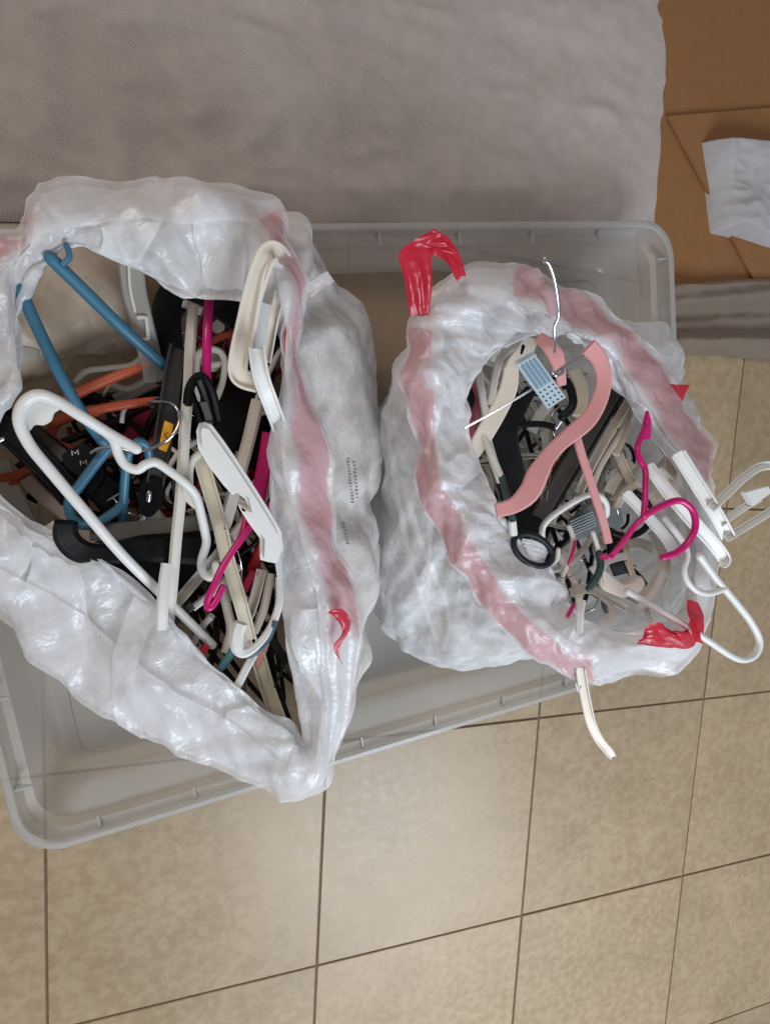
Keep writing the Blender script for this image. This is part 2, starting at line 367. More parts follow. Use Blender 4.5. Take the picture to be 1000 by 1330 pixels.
def rrect(hw, hd, r, n=8):
    P = []
    for q, (sx, sy) in enumerate(((1,1),(-1,1),(-1,-1),(1,-1))):
        for k in range(n+1):
            a = math.pi/2*(q + k/n); P.append((sx*(hw-r)+r*math.cos(a), sy*(hd-r)+r*math.sin(a)))
    return P
def bw(x, y, z): return (BC[0]+ex[0]*x+ey[0]*y, BC[1]+ex[1]*x+ey[1]*y, z)
def rings_obj(name, rings, mat, parent, cap=False):
    V = []; Fc = []; n = len(rings[0][0])
    for P, z in rings: V += [bw(x, y, z) for x, y in P]
    for i in range(len(rings)-1):
        for j in range(n): Fc.append((i*n+j, i*n+(j+1) % n, (i+1)*n+(j+1) % n, (i+1)*n+j))
    if cap: Fc.append(tuple((len(rings)-1)*n+j for j in range(n)))
    return me_obj(name, V, Fc, mat, parent, True, 40)
bin_ = thing('storage_bin', 'large shallow frosted plastic bin holding both white bags on the tile floor', 'bin', (BC[0], BC[1], 0))
# wall: slightly drafted, flaring out just below the rim
dr = .030
rings_obj('wall', [(rrect(HW-.010, HD-.010, .055), BZ-.010), (rrect(HW-.012, HD-.012, .053), BZ-.030), (rrect(HW-.022, HD-.022, .05), BZ-.034), (rrect(HW-dr, HD-dr, .045), .05), (rrect(HW-dr-.006, HD-dr-.006, .043), .026), (rrect(HW-dr-.012, HD-dr-.012, .04), .0205)], BIN, bin_)
rings_obj('base', [(rrect(HW-dr-.012, HD-dr-.012, .04), .0203), (rrect(HW-dr-.020, HD-dr-.020, .036), .018), (rrect(HW-dr-.034, HD-dr-.034, .03), .018), (rrect(HW-dr-.037, HD-dr-.037, .03), .022), (rrect(HW-dr-.06, HD-dr-.06, .03), .022)], BIN, bin_, True)
rings_obj('rim', [(rrect(HW-.0105, HD-.0105, .055), BZ-.012), (rrect(HW-.0105, HD-.0105, .055), BZ-.002), (rrect(HW-.0085, HD-.0085, .056), BZ), (rrect(HW-.002, HD-.002, .06), BZ), (rrect(HW, HD, .06), BZ-.002), (rrect(HW, HD, .06), BZ-.011), (rrect(HW-.002, HD-.002, .06), BZ-.011)], BIN, bin_)
RIBM = plastic('milky rib plastic', (205, 203, 196), .3)
def rib(x, y, a):
    L_ = .022; V = []
    for dx, dy, dz in ((0,-.0012,0),(L_,-.0012,0),(L_,.0012,0),(0,.0012,0),(0,-.0012,-.016),(L_,-.0012,-.004),(L_,.0012,-.004),(0,.0012,-.016)):
        V.append(bw(x+dx*math.cos(a)-dy*math.sin(a), y+dx*math.sin(a)+dy*math.cos(a), BZ-.006+dz))
    me_obj('rib', V, [(0,1,2,3),(4,7,6,5),(0,4,5,1),(1,5,6,2),(2,6,7,3),(3,7,4,0)], BIN, bin_, False)
for x in np.arange(-HW+.1, HW-.06, .13): rib(x, HD-.009, -math.pi/2); rib(x, -HD+.009, math.pi/2)
for y in np.arange(-HD+.1, HD-.06, .13): rib(HW-.009, y, math.pi); rib(-HW+.009, y, 0)
cb = thing('cardboard_sheet', 'dull brown cardboard sheet lying flat in the bin between the bags', 'cardboard', at(500, 480, .026))
plate('panel', cb, plastic('dull brown cardboard', (166, 144, 122), .85, bump=.05, var=.15), [(350,352), (560,350), (640,362), (640,700), (352,700)], .0255, .002, smooth=False)
# feet under the base
for sx in (-1, 1):
    for sy in (-1, 1):
        pts = rrect(.03, .012, .008, 3); n = len(pts); V = []
        for z in (.0185, .001): V += [bw(sx*(HW-.12)+x, sy*(HD-.09)+y, z) for x, y in pts]
        me_obj('foot', V, [(i, (i+1) % n, n+(i+1) % n, n+i) for i in range(n)]+[tuple(range(n, 2*n))[::-1]], BIN, bin_, True, 40)

# ------------------------------------------------------------------ cloth, cardboard behind the bin
def cloth_mat(name, col, rough=.9, scale=500, var=.2):
    m = plastic(name, col, rough, bump=.12, scale=scale, var=var, sheen=.2); return m
CLOTH = cloth_mat('grey felt', (196, 182, 174)); CLOTH2 = cloth_mat('brown grey woven cloth', (134, 116, 100), scale=700)
CLOTH3 = cloth_mat('pale grey cloth', (186, 182, 182))
CARD = plastic('brown cardboard', (150, 104, 62), .85, bump=.05, var=.12)
def waves(m, scale, dist, strength, direction='X', both=False, rot=0.3):
    N = m.node_tree.nodes; L = m.node_tree.links; b = N['Principled BSDF']; old = b.inputs['Normal'].links[0].from_socket
    g = N.new('ShaderNodeNewGeometry'); mp = N.new('ShaderNodeMapping'); mp.inputs['Rotation'].default_value = (0, 0, rot); L.new(g.outputs['Position'], mp.inputs['Vector'])
    nrm = old
    for d in ((direction, 'Y') if both else (direction,)):
        wv = N.new('ShaderNodeTexWave'); wv.bands_direction = d; wv.inputs['Scale'].default_value = scale; wv.inputs['Distortion'].default_value = 1.2; wv.inputs['Detail Scale'].default_value = 2
        L.new(mp.outputs[0], wv.inputs['Vector']); bp = N.new('ShaderNodeBump'); bp.inputs['Strength'].default_value = strength; bp.inputs['Distance'].default_value = dist
        L.new(wv.outputs[0], bp.inputs['Height']); L.new(nrm, bp.inputs['Normal']); nrm = bp.outputs[0]
    L.new(nrm, b.inputs['Normal'])
waves(CARD, 45, .0006, .35); waves(CLOTH, 110, .0007, .5, both=True); waves(CLOTH2, 140, .0006, .5, both=True)
def cloth_sheet(name, quad, zf, mat, label=None, cat=None, nu=120, nv=90, amp=.006, f0=5, seed=0., thick=.004, group=None, wob=0.0):
    q = np.array([(a, b) for a, b in quad], float); V = []
    U, W = np.meshgrid(np.linspace(0, 1, nu), np.linspace(0, 1, nv), indexing='ij')
    X = (q[0]*(1-U)[..., None]+q[1]*U[..., None])*(1-W)[..., None] + (q[3]*(1-U)[..., None]+q[2]*U[..., None])*W[..., None]
    P = np.zeros((nu, nv, 3))
    for i in range(nu):
        for j in range(nv): P[i, j] = at(X[i, j, 0], X[i, j, 1], 0)
    N1 = pn(P*[f0, f0*1.8, 1]+seed); N2 = np.abs(pn(P*[f0*2.3, f0*3.9, 1]+seed+5))
    edge = np.minimum(np.minimum(U, 1-U), np.minimum(W, 1-W)); e = np.clip(edge*14, 0, 1)
    P[..., 2] = zf(U, W)*np.sqrt(e) + e*(amp*(1+N1*1.6) - amp*1.1*N2) + .003
    if wob:
        P[..., 0] += wob*pn(P*9+seed+2); P[..., 1] += wob*pn(P*9+seed+8)
    idx = np.arange(nu*nv).reshape(nu, nv)
    Fc = [(int(idx[i,j]), int(idx[i+1,j]), int(idx[i+1,j+1]), int(idx[i,j+1])) for i in range(nu-1) for j in range(nv-1)]
    o = me_obj(name, P.reshape(-1, 3), Fc, mat)
    if label: o['label'] = label; o['category'] = cat
    return o
cloth_sheet('felt_blanket', [(-420, -260), (900, -330), (862, 310), (-420, 276)], lambda u, w: .012+0*u, CLOTH,
            'wide soft grey felt blanket spread on the floor behind the bin', 'blanket', 160, 110, .020, 4.2, 3., wob=.012)
o = cloth_sheet('folded_cloth', [(850, 372), (1130, 350), (1130, 480), (850, 456)], lambda u, w: .020+.014*np.sin(w*9)+.006*np.sin(w*23+u*5), CLOTH2,
            'brown grey cloth folded in long layers beside the bin corner', 'cloth', 120, 120, .006, 9, 8., wob=.008)
o = cloth_sheet('pale_cloth', [(898, 190), (1150, 200), (1150, 372), (915, 306)], lambda u, w: .040+0*u, CLOTH3,
            'pale grey cloth lying over the cardboard at the right edge', 'cloth', 120, 90, .014, 8, 15., wob=.006)
bx = thing('cardboard_sheet', 'flat brown cardboard box flaps lying behind the bin corner', 'cardboard', at(930, 340, 0))
plate('panel', bx, CARD, [(800, -60), (1120, -80), (1120, 392), (836, 386)], .012, .005, smooth=False)
plate('flap', bx, CARD, [(868, 150), (1120, 130), (1120, 388), (985, 372)], .020, .005, smooth=False)

# ------------------------------------------------------------------ bags
def loftgrid(rings, K, nu, nv, closed_u=True, u0=0., u1=None, v0=0., v1=None):
    """rings: list of K world points; returns smooth P(u,v)"""
    Cn = np.array(rings); NR = len(rings)
    u1 = K if u1 is None else u1; v1 = NR-1 if v1 is None else v1
    def wts(t, n, closed):
        Wt = np.zeros((len(t), n))
        for r, x in enumerate(t):
            i = int(math.floor(x)); 
            if not closed: i = min(max(i, 0), n-2)
            f = x-i
            c = [-.5*f+f*f-.5*f**3, 1-2.5*f*f+1.5*f**3, .5*f+2*f*f-1.5*f**3, -.5*f*f+.5*f**3]
            for k, cc in zip((-1, 0, 1, 2), c):
                j = (i+k) % n if closed else min(max(i+k, 0), n-1)
                Wt[r, j] += cc
        return Wt
    us = np.linspace(u0, u1, nu, endpoint=(u1-u0 < K-1e-6)); vs = np.linspace(v0, v1, nv)
    Wu = wts(us, K, True); Wv = wts(vs, NR, False)
    P = np.einsum('vr,rkc,uk->uvc', Wv, Cn, Wu)
    return P, us, vs
def folds(P, seed, U, V, K):
    R = np.random.RandomState(int(seed*10)); out = 0
    wv = pn(P*4+seed+2)*.10 + pn(P*11+seed+12)*.035
    wv2 = pn(P*[30, 30, 30]+seed+9)*.012
    for n, a, k in ((6, .032, 2), (11, .040, 3), (19, .034, 4), (31, .020, 4), (53, .013, 3)):
        for _ in range(k):
            nn = n + R.randint(-2, 3); sk = R.uniform(-1, 1)*nn*.075; ph = R.uniform(0, 1)
            x = nn*U/K + sk*V + (wv+wv2)*nn*.30 + ph; tri = 4*np.abs(x-np.floor(x+.5))-1
            msk = np.clip(pn(P*[7, 7, 3.5]+R.uniform(0, 50))*3.4+.30, 0, 1)
            out = out + tri*msk*a*1.9/nn
    for f, a, k in ((14, .030, 3), (45, .030, 3)):
        for _ in range(k):
            d = R.normal(size=3); d /= np.linalg.norm(d)
            x = (P + wv[..., None]*.12) @ d*f + R.uniform(0, 1); tri = 4*np.abs(x-np.floor(x+.5))-1
            out = out + tri*np.clip(pn(P*(f*.4)+R.uniform(0, 50))*3.2, 0, 1)*a/f
    return out
def bag_surf(rings, K, nu, nv, seed, amps, closed=True, off=0., u0=0., u1=None, v0=0., v1=None, pin=False, vm=None):
    P, us, vs = loftgrid(rings, K, nu, nv, closed, u0, u1, v0, v1)
    e = 1e-3
    Pu, _, _ = loftgrid(rings, K, nu, nv, closed, u0+e, (K if u1 is None else u1)+e, v0, v1)
    NR = len(rings); Pv, _, _ = loftgrid(rings, K, nu, nv, closed, u0, u1, v0+e, (NR-1 if v1 is None else v1)+e)
    n = np.cross(Pu-P, Pv-P); n /= np.linalg.norm(n, axis=-1)[..., None]+1e-15
    U, V = np.meshgrid(us, vs, indexing='ij')
    ang = U/K*2*math.pi
    cyl = np.stack([np.cos(ang)*3.6, np.sin(ang)*3.6, V*.55+seed], -1)
    big = pn(P*6+seed)
    pleat = 1-2.4*np.abs(pn(cyl*[.42, .42, .5]+.3*big[..., None])); pleat2 = 1-2.4*np.abs(pn(cyl*[1.3, 1.3, 1.0]+7))
    amp_v = np.interp(V, *amps)
    cr1 = crumple(P, 16, 4, seed); cr2 = crumple(P*[1, 1, .7], 42, 3, seed+4)
    d = amp_v*(big*.010 + folds(P, seed, U, V, K) + cr1*.0010 + cr2*.0006)
    D = P + n*(d+off)[..., None]
    # ragged sideways drift so outlines are not smooth
    D[..., 0] += amp_v*.006*pn(P*22+seed+31); D[..., 1] += amp_v*.006*pn(P*22+seed+47)
    return D, U, V
def grid_faces(nu, nv, closed):
    F_ = []
    for i in range(nu if closed else nu-1):
        i2 = (i+1) % nu
        for j in range(nv-1): F_.append((i*nv+j, i2*nv+j, i2*nv+j+1, i*nv+j+1))
    return F_

def ring(pts, z):
    if isinstance(z, (int, float)): z = [z]*len(pts)
    return [at(p[0], p[1], zz) for p, zz in zip(pts, z)]
def shrink(r, s, z):
    A = np.array(r); c = A.mean(0); B = c + (A-c)*s; B[:, 2] = z; return list(B)
def sink(a, b, t=.07): return [p*(1-t)+q*t for p, q in zip(a, b)]
# left bag
LI = [(402,972),(340,925),(268,864),(195,784),(110,722),(30,678),(-40,620),(-20,540),(18,484),(20,400),(62,338),(98,315),(175,345),(245,377),(330,388),(362,428),(368,495),(358,600),(358,695),(376,830)]
LM = [(411,992),(345,968),(262,915),(172,855),(95,795),(0,735),(-80,650),(-105,530),(-60,420),(-5,352),(42,312),(90,292),(165,282),(250,285),(334,290),(369,385),(373,485),(374,610),(398,700),(421,810)]
LH = [(418,1013),(352,1018),(268,993),(176,945),(90,882),(5,796),(-90,700),(-135,530),(-90,400),(-40,330),(20,285),(70,258),(160,244),(255,246),(366,268),(381,380),(388,480),(414,610),(438,710),(458,810)]
LH2 = [(414,1000),(350,992),(265,962),(185,925),(110,858),(30,780),(-60,690),(-100,530),(-60,410),(-20,340),(40,305),(90,285),(170,272),(265,270),(385,290),(424,368),(452,470),(464,610),(466,710),(460,850)]
LS = [(405,950),(330,930),(255,910),(190,870),(130,800),(70,740),(10,660),(-10,550),(22,475),(72,445),(125,430),(185,418),(235,390),(290,305),(380,328),(456,392),(487,470),(491,600),(484,730),(466,876)]
lI, lM, lH, lH2, lS = ring(LI, .355), ring(LM, [.372,.358,.354,.354,.354,.354,.356,.36,.366]+[.372]*11), ring(LH, [.345]+[.340]*7+[.345]*12), ring(LH2, .275), ring(LS, [.18]*7+[.20,.24,.24,.24,.23,.20]+[.18]*7)
lS2 = shrink(lS, .97, .10)
leftrings = [shrink(lS, .01, .024), shrink(lS, .62, .026), shrink(lS, .86, .045), lS2, lS, lH2, sink(lI, lH2), lI, lM, lH]
LTOP = 6
# right bag
RI = [(800,822),(746,800),(728,768),(702,735),(668,700),(645,670),(626,620),(606,570),(602,520),(622,472),(655,444),(700,430),(748,436),(782,466),(820,523),(846,560),(880,608),(900,660),(902,740),(876,808)]
RM = [(800,846),(745,842),(705,815),(662,772),(628,724),(600,670),(575,625),(568,560),(563,490),(566,430),(608,402),(672,394),(736,422),(794,456),(832,517),(862,560),(896,606),(909,655),(909,740),(886,824)]
RH = [(800,876),(755,880),(700,852),(643,800),(603,745),(571,690),(548,635),(541,560),(537,490),(534,418),(590,366),(672,357),(744,378),(802,420),(857,478),(892,530),(914,588),(921,640),(915,750),(902,842)]
RH2 = [(790,850),(730,852),(670,838),(610,802),(570,750),(545,690),(525,630),(512,560),(515,490),(532,434),(585,398),(665,380),(765,392),(852,424),(886,458),(896,512),(905,565),(902,640),(888,740),(855,822)]
RS = [(735,830),(670,851),(595,866),(535,846),(500,800),(490,720),(493,620),(498,530),(530,470),(580,432),(640,420),(700,420),(760,430),(800,450),(815,490),(822,540),(822,600),(815,660),(805,720),(780,785)]
rI, rM, rH, rH2, rS = ring(RI, .365), ring(RM, .385), ring(RH, .36), ring(RH2, .27), ring(RS, .15)
rightrings = [shrink(rS, .01, .024), shrink(rS, .6, .026), shrink(rS, .85, .042), shrink(rS, .97, .085), rS, rH2, sink(rI, rH2), rI, rM, rH]

def build_bag(name, label, rings, seed, tape_ranges, hem_ranges, nu=640, nv=250, shade_tint=0, fold_list=()):
    K = 20; c = np.mean(np.array(rings[3]), axis=0)
    t = thing(name, label, 'bag', (c[0], c[1], .023))
    amps = ([0, 2, 3, 5, 6, 7, 8, 9], [.25, .5, 1.0, 1.0, .6, .6, .75, .85])
    D, U, V = bag_surf(rings, K, nu, nv, seed, amps)
    D[..., 2] = np.maximum(D[..., 2], .0225)
    o = me_obj('bag_film', D.reshape(-1, 3), grid_faces(nu, nv, True), FILM, t)
    if shade_tint:
        D, U, V = bag_surf(rings, K, 420, 120, seed, amps, True, -.0035 if shade_tint < 0 else .0035, 0., None, 0., 5.8)
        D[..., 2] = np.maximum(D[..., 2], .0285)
        me_obj('shade_tint_layer', D.reshape(-1, 3), grid_faces(420, 120, True), SHADE_TINT, t)  # added layer inside the film, interior shade painted in its colour
    for (a, b2, va, vb) in tape_ranges:
        n = max(20, int((b2-a)*30)); D, U, V = bag_surf(rings, K, n, 40, seed, amps, False, .0042, a, b2, va, vb)
        me_obj('drawstring', D.reshape(-1, 3), grid_faces(n, 40, False), TAPE, t)
    for (a, b2, va, vb) in hem_ranges:
        n = max(20, int((b2-a)*30)); D, U, V = bag_surf(rings, K, n, 40, seed, amps, b2-a > 19.9, .0080 if b2-a > 19.9 else .0105, a, b2, va, vb)
        sh = 1+.0*U; D[..., 2] += .0012*crumple(D, 60, 2, seed+9)
        me_obj('hem' if b2-a > 19.9 else 'seam', D.reshape(-1, 3), grid_faces(n, 40, b2-a > 19.9), HEMF, t)
    # loose folds of the same film lying over the wall
    R = random.Random(int(seed*100)); G, GU, GV = bag_surf(rings, K, nu, nv, seed, amps, True, .0045)
    def smp(u, v):
        fu = (u % K)/K*nu; fv = np.clip(v/(len(rings)-1)*(nv-1), 0, nv-1.001); a = np.floor(fu).astype(int) % nu; b_ = np.floor(fv).astype(int)
        x = (fu-np.floor(fu))[..., None]; y = (fv-b_)[..., None]; a2 = (a+1) % nu
        return G[a, b_]*(1-x)*(1-y)+G[a2, b_]*x*(1-y)+G[a, b_+1]*(1-x)*y+G[a2, b_+1]*x*y
    for (uc, wu, v0, v1, skw) in fold_list:
        n, m = 30, 60; a = np.linspace(-1, 1, n)[:, None]; b_ = np.linspace(0, 1, m)[None, :]
        Z_ = 0*a+0*b_; wob = .12*pn(np.stack([Z_+b_*4+uc, Z_+seed, a*.8+Z_], -1))
        prof_ = wu*(.55+.45*np.sin(math.pi*(b_*.8+.1))); D = smp(uc + a*prof_ + skw*(b_-.5) + wob, v0+(v1-v0)*b_ + .12*pn(np.stack([a*2+uc+Z_, Z_, Z_+seed], -1)))
        D[..., 2] += .0
        me_obj('fold', D.reshape(-1, 3), grid_faces(n, m, False), FILM, t)
    return t
lbag = build_bag('trash_bag', 'white drawstring trash bag with wide open rim, larger of the two, on the left', leftrings, 1.7,
    [(14.0, 19.1, 8.16, 8.9), (8.7, 10.3, 8.2, 8.6)], [(0, 20, 7.88, 9.02), (2.86, 3.22, 7.1, 9.0)], shade_tint=1,
    fold_list=[(1.2,.5,7.2,8.9,.6),(4.1,.45,7.3,8.95,-.5),(5.2,.5,7.2,8.9,.4),(12.1,.5,7.2,8.9,.5),(13.4,.35,7.1,8.6,-.3),(19.2,.35,7.3,8.9,.3)])
rbag = build_bag('trash_bag', 'round white drawstring trash bag with pink showing hem and upright red handle', rightrings, 9.3,
    [(0.6, 8.9, 8.08, 8.9), (10.9, 16.7, 8.08, 8.9)], [(0, 20, 7.9, 9.02)],
    fold_list=[(.9,.4,7.1,8.2,.3),(4.6,.4,7.1,8.1,.5),(6.2,.35,7.1,8.1,-.4),(7.9,.4,7.1,8.2,.3),(9.6,.5,7.1,8.8,.5),(10.6,.35,7.1,8.5,-.4),(19.0,.4,7.1,8.6,.3)])
# drawstring handles and loose folds: sheets between two edge lines
def sheet(name, parent, mat, A, B, n=60, m=14, amp=.0025, seed=0., both=False):
    a = cr(P3(A), 12); b = cr(P3(B), 12)
    ia = np.linspace(0, len(a)-1, n); ib = np.linspace(0, len(b)-1, n)
    a = np.stack([np.interp(ia, range(len(a)), a[:, k]) for k in range(3)], -1)
    b = np.stack([np.interp(ib, range(len(b)), b[:, k]) for k in range(3)], -1)
    s = np.linspace(0, 1, m)[None, :, None]; P = a[:, None]*(1-s)+b[:, None]*s
    W = np.linalg.norm(a-b, axis=1)[:, None]
    gu = np.gradient(P, axis=0); gv = np.gradient(P, axis=1); nn = np.cross(gu, gv); nn /= np.linalg.norm(nn, axis=-1)[..., None]+1e-12
    ss = s[..., 0]; U = np.linspace(0, 1, n)[:, None]
    fold = (1-2.2*np.abs(pn(np.stack([ss*2.4+0*U+seed, U*1.9+0*ss, 0*ss+0*U+seed*.37], -1))))*amp*1.6
    P = P + nn*(fold + amp*crumple(P, 34, 3, seed))[..., None]
    return me_obj(name, P.reshape(-1, 3), grid_faces(n, m, False), mat, parent)
sheet('handle', rbag, TAPE, [(534,412,.385),(527,368,.405),(519,334,.43),(540,312,.445),(568,296,.45)], [(559,413,.385),(562,372,.405),(562,336,.43),(568,330,.44),(590,332,.445)], 70, 16, .003, 2.)
sheet('handle', rbag, TAPE, [(566,297,.451),(588,312,.44),(600,334,.425),(608,357,.395)], [(564,331,.44),(581,340,.43),(588,352,.415),(597,369,.39)], 60, 14, .0025, 5.)
sheet('handle', rbag, TAPE, [(909,800,.415),(911,818,.418),(911,838,.415),(903,848,.412),(885,848,.412),(858,845,.412),(832,840,.408)], [(893,812,.418),(891,818,.425),(884,822,.43),(868,828,.43),(854,814,.428),(840,820,.42),(832,830,.408)], 70, 16, .004, 8.)
sheet('handle', rbag, TAPE, [(888,778,.412),(889,795,.42),(893,812,.426),(899,832,.42)], [(904,784,.408),(909,798,.412),(910,815,.415),(911,836,.412)], 40, 10, .002, 11.)
sheet('handle', rbag, TAPE, [(868,499,.395),(874,508,.395),(884,521,.39)], [(894,500,.385),(890,508,.387),(884,522,.389)], 24, 10, .001, 12.)
sheet('fold', lbag, FILM, [(395,372,.315),(404,366,.32),(414,358,.32),(426,350,.315)], [(404,386,.315),(412,380,.32),(422,372,.32),(436,364,.315)], 40, 16, .0012, 6.)
sheet('handle', lbag, TAPE, [(425,797,.392),(434,792,.394),(447,793,.392),(455,803,.388),(455,818,.388),(446,835,.388),(441,848,.386),(443,862,.384)], [(428,800,.392),(436,804,.394),(443,812,.392),(445,822,.388),(440,830,.388),(434,838,.388),(436,850,.386),(444,861,.384)], 70, 10, .0015, 4.)

# small unreadable grey print on the right flank of the left bag
bpy.context.view_layer.update()
filmo = [c for c in lbag.children if c.name.startswith('bag_film')][0]
def on_film(px, py, lift=.0012):
    d = Vector(at(px, py, 0) - CAMP).normalized(); ok, loc, nr, _ = filmo.ray_cast(Vector(CAMP), d)
    return np.array(loc - d*lift) if ok else None
PRINT = plastic('grey print', (120, 126, 136), .6)
Rp = random.Random(2); V = []; Fc = []
for (x0, y0, x1, y1, n) in ((452,596,458,652,15),(460,600,464,646,11),(446,680,452,706,7)):
    for k in range(n):
        t_ = k/(n-1); cx, cy = x0+(x1-x0)*t_+Rp.uniform(-.5,.5), y0+(y1-y0)*t_; a, b_ = Rp.uniform(1.0, 2.2), Rp.uniform(.5, 1.0)
        q = [on_film(cx+dx*a, cy+dy*b_) for dx, dy in ((-1,-1),(1,-1),(1,1),(-1,1))]
        if any(p is None for p in q): continue
        i0 = len(V); V += q; Fc.append((i0, i0+1, i0+2, i0+3))
if V: me_obj('print', V, Fc, PRINT, lbag, False)['kind'] = 'stuff'

# ------------------------------------------------------------------ hangers: helpers
NH = [0]
def hanger(label, loc_px=None, group=None, name='clothes_hanger', z=.1):
    loc = at(loc_px[0], loc_px[1], z) if loc_px else (0, 0, 0)
    return thing(name, label, 'hanger', loc, group)
#@@HANGERS@@
# ------------------------------------------------------------------ left bag hangers (traced one by one)
LZ = .37
h = hanger('big white tubular hanger with a rounded corner loop, lying across the left of the heap', (180, 640), z=.36)
tube('frame', h, WHITE, [(177,583,.385),(140,562,.39),(105,540,.40),(74,521,.405),(50,513,.41),(31,524,.41),(25,547,.41),(38,577,.405),(66,612,.40),(110,664,.39),(160,722,.37),(210,772,.345),(276,838,.31)], 12)
tube('shoulder', h, WHITE, [(138,562,.388),(148,572,.386),(154,590,.382),(163,604,.38),(178,610,.378),(190,603,.378),(203,601,.376),(222,613,.372),(240,627,.368),(252,640,.362),(258,655,.358),(266,690,.35),(268,706,.348),(262,728,.345),(263,742,.342),(272,750,.34),(280,746,.338),(279,733,.336)], 10.5)
plate('neck_web', h, OFF, [(238,622),(256,640),(260,664),(250,659),(241,650),(237,636)], .357, .004)
plate('corner_web', h, WHITE, [(50,516),(80,527),(70,536),(66,546),(56,552),(44,552),(36,560),(28,548),(33,526)], .404, .003)
h = hanger('long off white flat hanger bar standing upright between the black clip and the blue hanger', (236, 640), z=.3)
strip('arm', h, OFF, [(251,398,.30),(247,450,.32),(245,500,.335),(240,560,.345),(235,640,.35),(229,700,.35),(224,760,.345),(219,812,.335)], 12, h=.010)
strip('corner', h, OFF, [(238,393,.295),(262,404,.296)], 10, (.292,.292), .008)
h = hanger('bright white hanger arm tip standing on end at the left bag\'s folded lower rim', (210, 780), z=.33)
strip('arm', h, WHITE, [(217,732,.365),(213,760,.37),(211,790,.372),(210,817,.37)], 13, h=.008)
h = hanger('aged cream channelled hanger bar running down to the bottom corner of the left bag', (310, 760), z=.28)
strip('arm', h, CREAM, [(260,594,.335),(272,635,.335),(285,680,.33),(296,728,.325),(313,785,.315),(325,832,.305)], 17, h=.009, chan=True)
strip('bar', h, CREAM, [(334,848,.300),(346,890,.305),(360,930,.315),(374,968,.33)], 19, h=.009, chan=True)
h = hanger('large white channelled hanger loop leaning against the right rim of the left bag', (330, 420), z=.3)
strip('arm', h, WARM, [(380,380,.29),(373,350,.325),(362,331,.385),(350,328,.40),(339,348,.40),(328,385,.395),(320,420,.39),(312,455,.385),(309,480,.38),(315,491,.378),(334,497,.375)], 22, h=.010, chan=True)
strip('inner_edge', h, WHITE, [(374,372,.30),(366,350,.355),(354,343,.393),(344,356,.397),(338,385,.395),(333,415,.392),(327,452,.388)], 5, h=.012)
plate('web', h, WHITE, [(340,392),(352,396),(346,450),(330,452)], .380, .003, smooth=False)
h = hanger('warm white hanger bar just behind the large channelled loop', (352, 430), z=.28)
strip('bar', h, WARM, [(364,380,.37),(356,410,.37),(352,430,.365),(345,470,.36)], 13, h=.009, chan=True)
h = hanger('cool white channelled hanger arm bent like an elbow below the large loop', (345, 500), z=.33)
strip('arm', h, WHITE, [(334,452,.405),(336,472,.405),(341,495,.40),(351,522,.39),(362,552,.365),(370,580,.31)], 19, h=.012, chan=True)
h = hanger('magenta tubular hanger rising straight up near the top of the left bag', (270, 440), z=.3)
tube('arm', h, MAG, [(273,372,.30),(271,400,.32),(269,440,.33),(268,500,.325)], 10)
tube('far_arm', h, MAG, [(306,380,.26),(315,404,.25),(322,425,.22)], 9)
h = hanger('broad pale white hanger arm with a notch, tip raised mid heap in the left bag', (310, 650), z=.36)
plate('arm', h, WHITE, [(255,560),(258,551),(266,549),(275,552),(290,572),(308,598),(330,632),(350,664),(365,690),(368,712),(360,732),(348,730),(338,727),(338,700),(322,678),(312,662),(309,655),(317,657),(323,660),(318,648),(308,640),(302,643),(290,630),(270,604),(257,582)], .40, .012, rim=.0036, smooth=False, zf=lambda x, y: .405-.0001*(y-550))
h = hanger('steel blue tubular hanger with two long bars crossing the upper left of the left bag', (110, 520), z=.28)
tube('bar', h, BLUE, [(26,376,.355),(50,428,.35),(78,486,.345),(106,535,.335),(128,566,.33),(142,580,.325)], 12)
tube('arm', h, BLUE, [(66,335,.36),(110,378,.345),(155,422,.33),(190,454,.315),(217,478,.30)], 13)
tube('hook', h, BLUE, [(82,342,.362),(90,334,.362),(89,325,.362),(86,318,.362)], 6)
h = hanger('steel blue tubular hanger with a teardrop corner loop next to the black size tabs', (130, 630), z=.3)
tube('frame', h, BLUE, [(142,581,.325),(124,603,.325),(104,630,.325),(91,648,.325),(92,668,.325),(104,681,.325),(124,680,.325),(150,664,.32),(162,650,.315)], 11)
tube('arm', h, BLUE, [(159,678,.31),(161,640,.32),(164,605,.33),(168,586,.335),(180,574,.335),(191,580,.33),(194,594,.325)], 10)
h = hanger('coral tubular hanger lying flat under the blue bars', (150, 500), z=.2)
tube('bar', h, CORAL, [(80,522,.285),(110,506,.285),(150,489,.285),(185,475,.28),(214,462,.27)], 11)
tube('arm', h, CORAL, [(70,550,.27),(95,540,.275),(125,532,.28),(160,526,.28),(198,521,.275)], 10)
h = hanger('coral tubular hanger whose rounded end curls beside the white corner loop', (100, 560), z=.2)
tube('frame', h, CORAL, [(125,534,.262),(90,540,.265),(70,552,.265),(66,566,.262),(76,578,.26),(110,586,.26),(150,588,.26),(200,572,.258),(232,548,.25)], 11)
h = hanger('coral hanger arm poking out at the left edge of the left bag', (20, 612), z=.2)
tube('arm', h, CORAL, [(-10,621,.25),(15,619,.26),(34,611,.265),(50,603,.265)], 9)
tube('bar', h, CORAL, [(46,618,.25),(20,626,.25),(-10,640,.25)], 7)
h = hanger('hanger with a thin chrome hook curving past the orange size tab', (180, 585), z=.25)
tube('hook', h, CHROME, [(118,588,.335),(130,582,.34),(150,581,.345),(172,587,.35),(192,584,.355),(212,575,.36),(226,563,.362),(233,548,.36),(232,535,.355),(224,525,.35),(210,522,.34),(194,522,.33)], 3.6)
h = hanger('thick black velvet hanger folded over at the top of the left bag', (235, 400), z=.25)
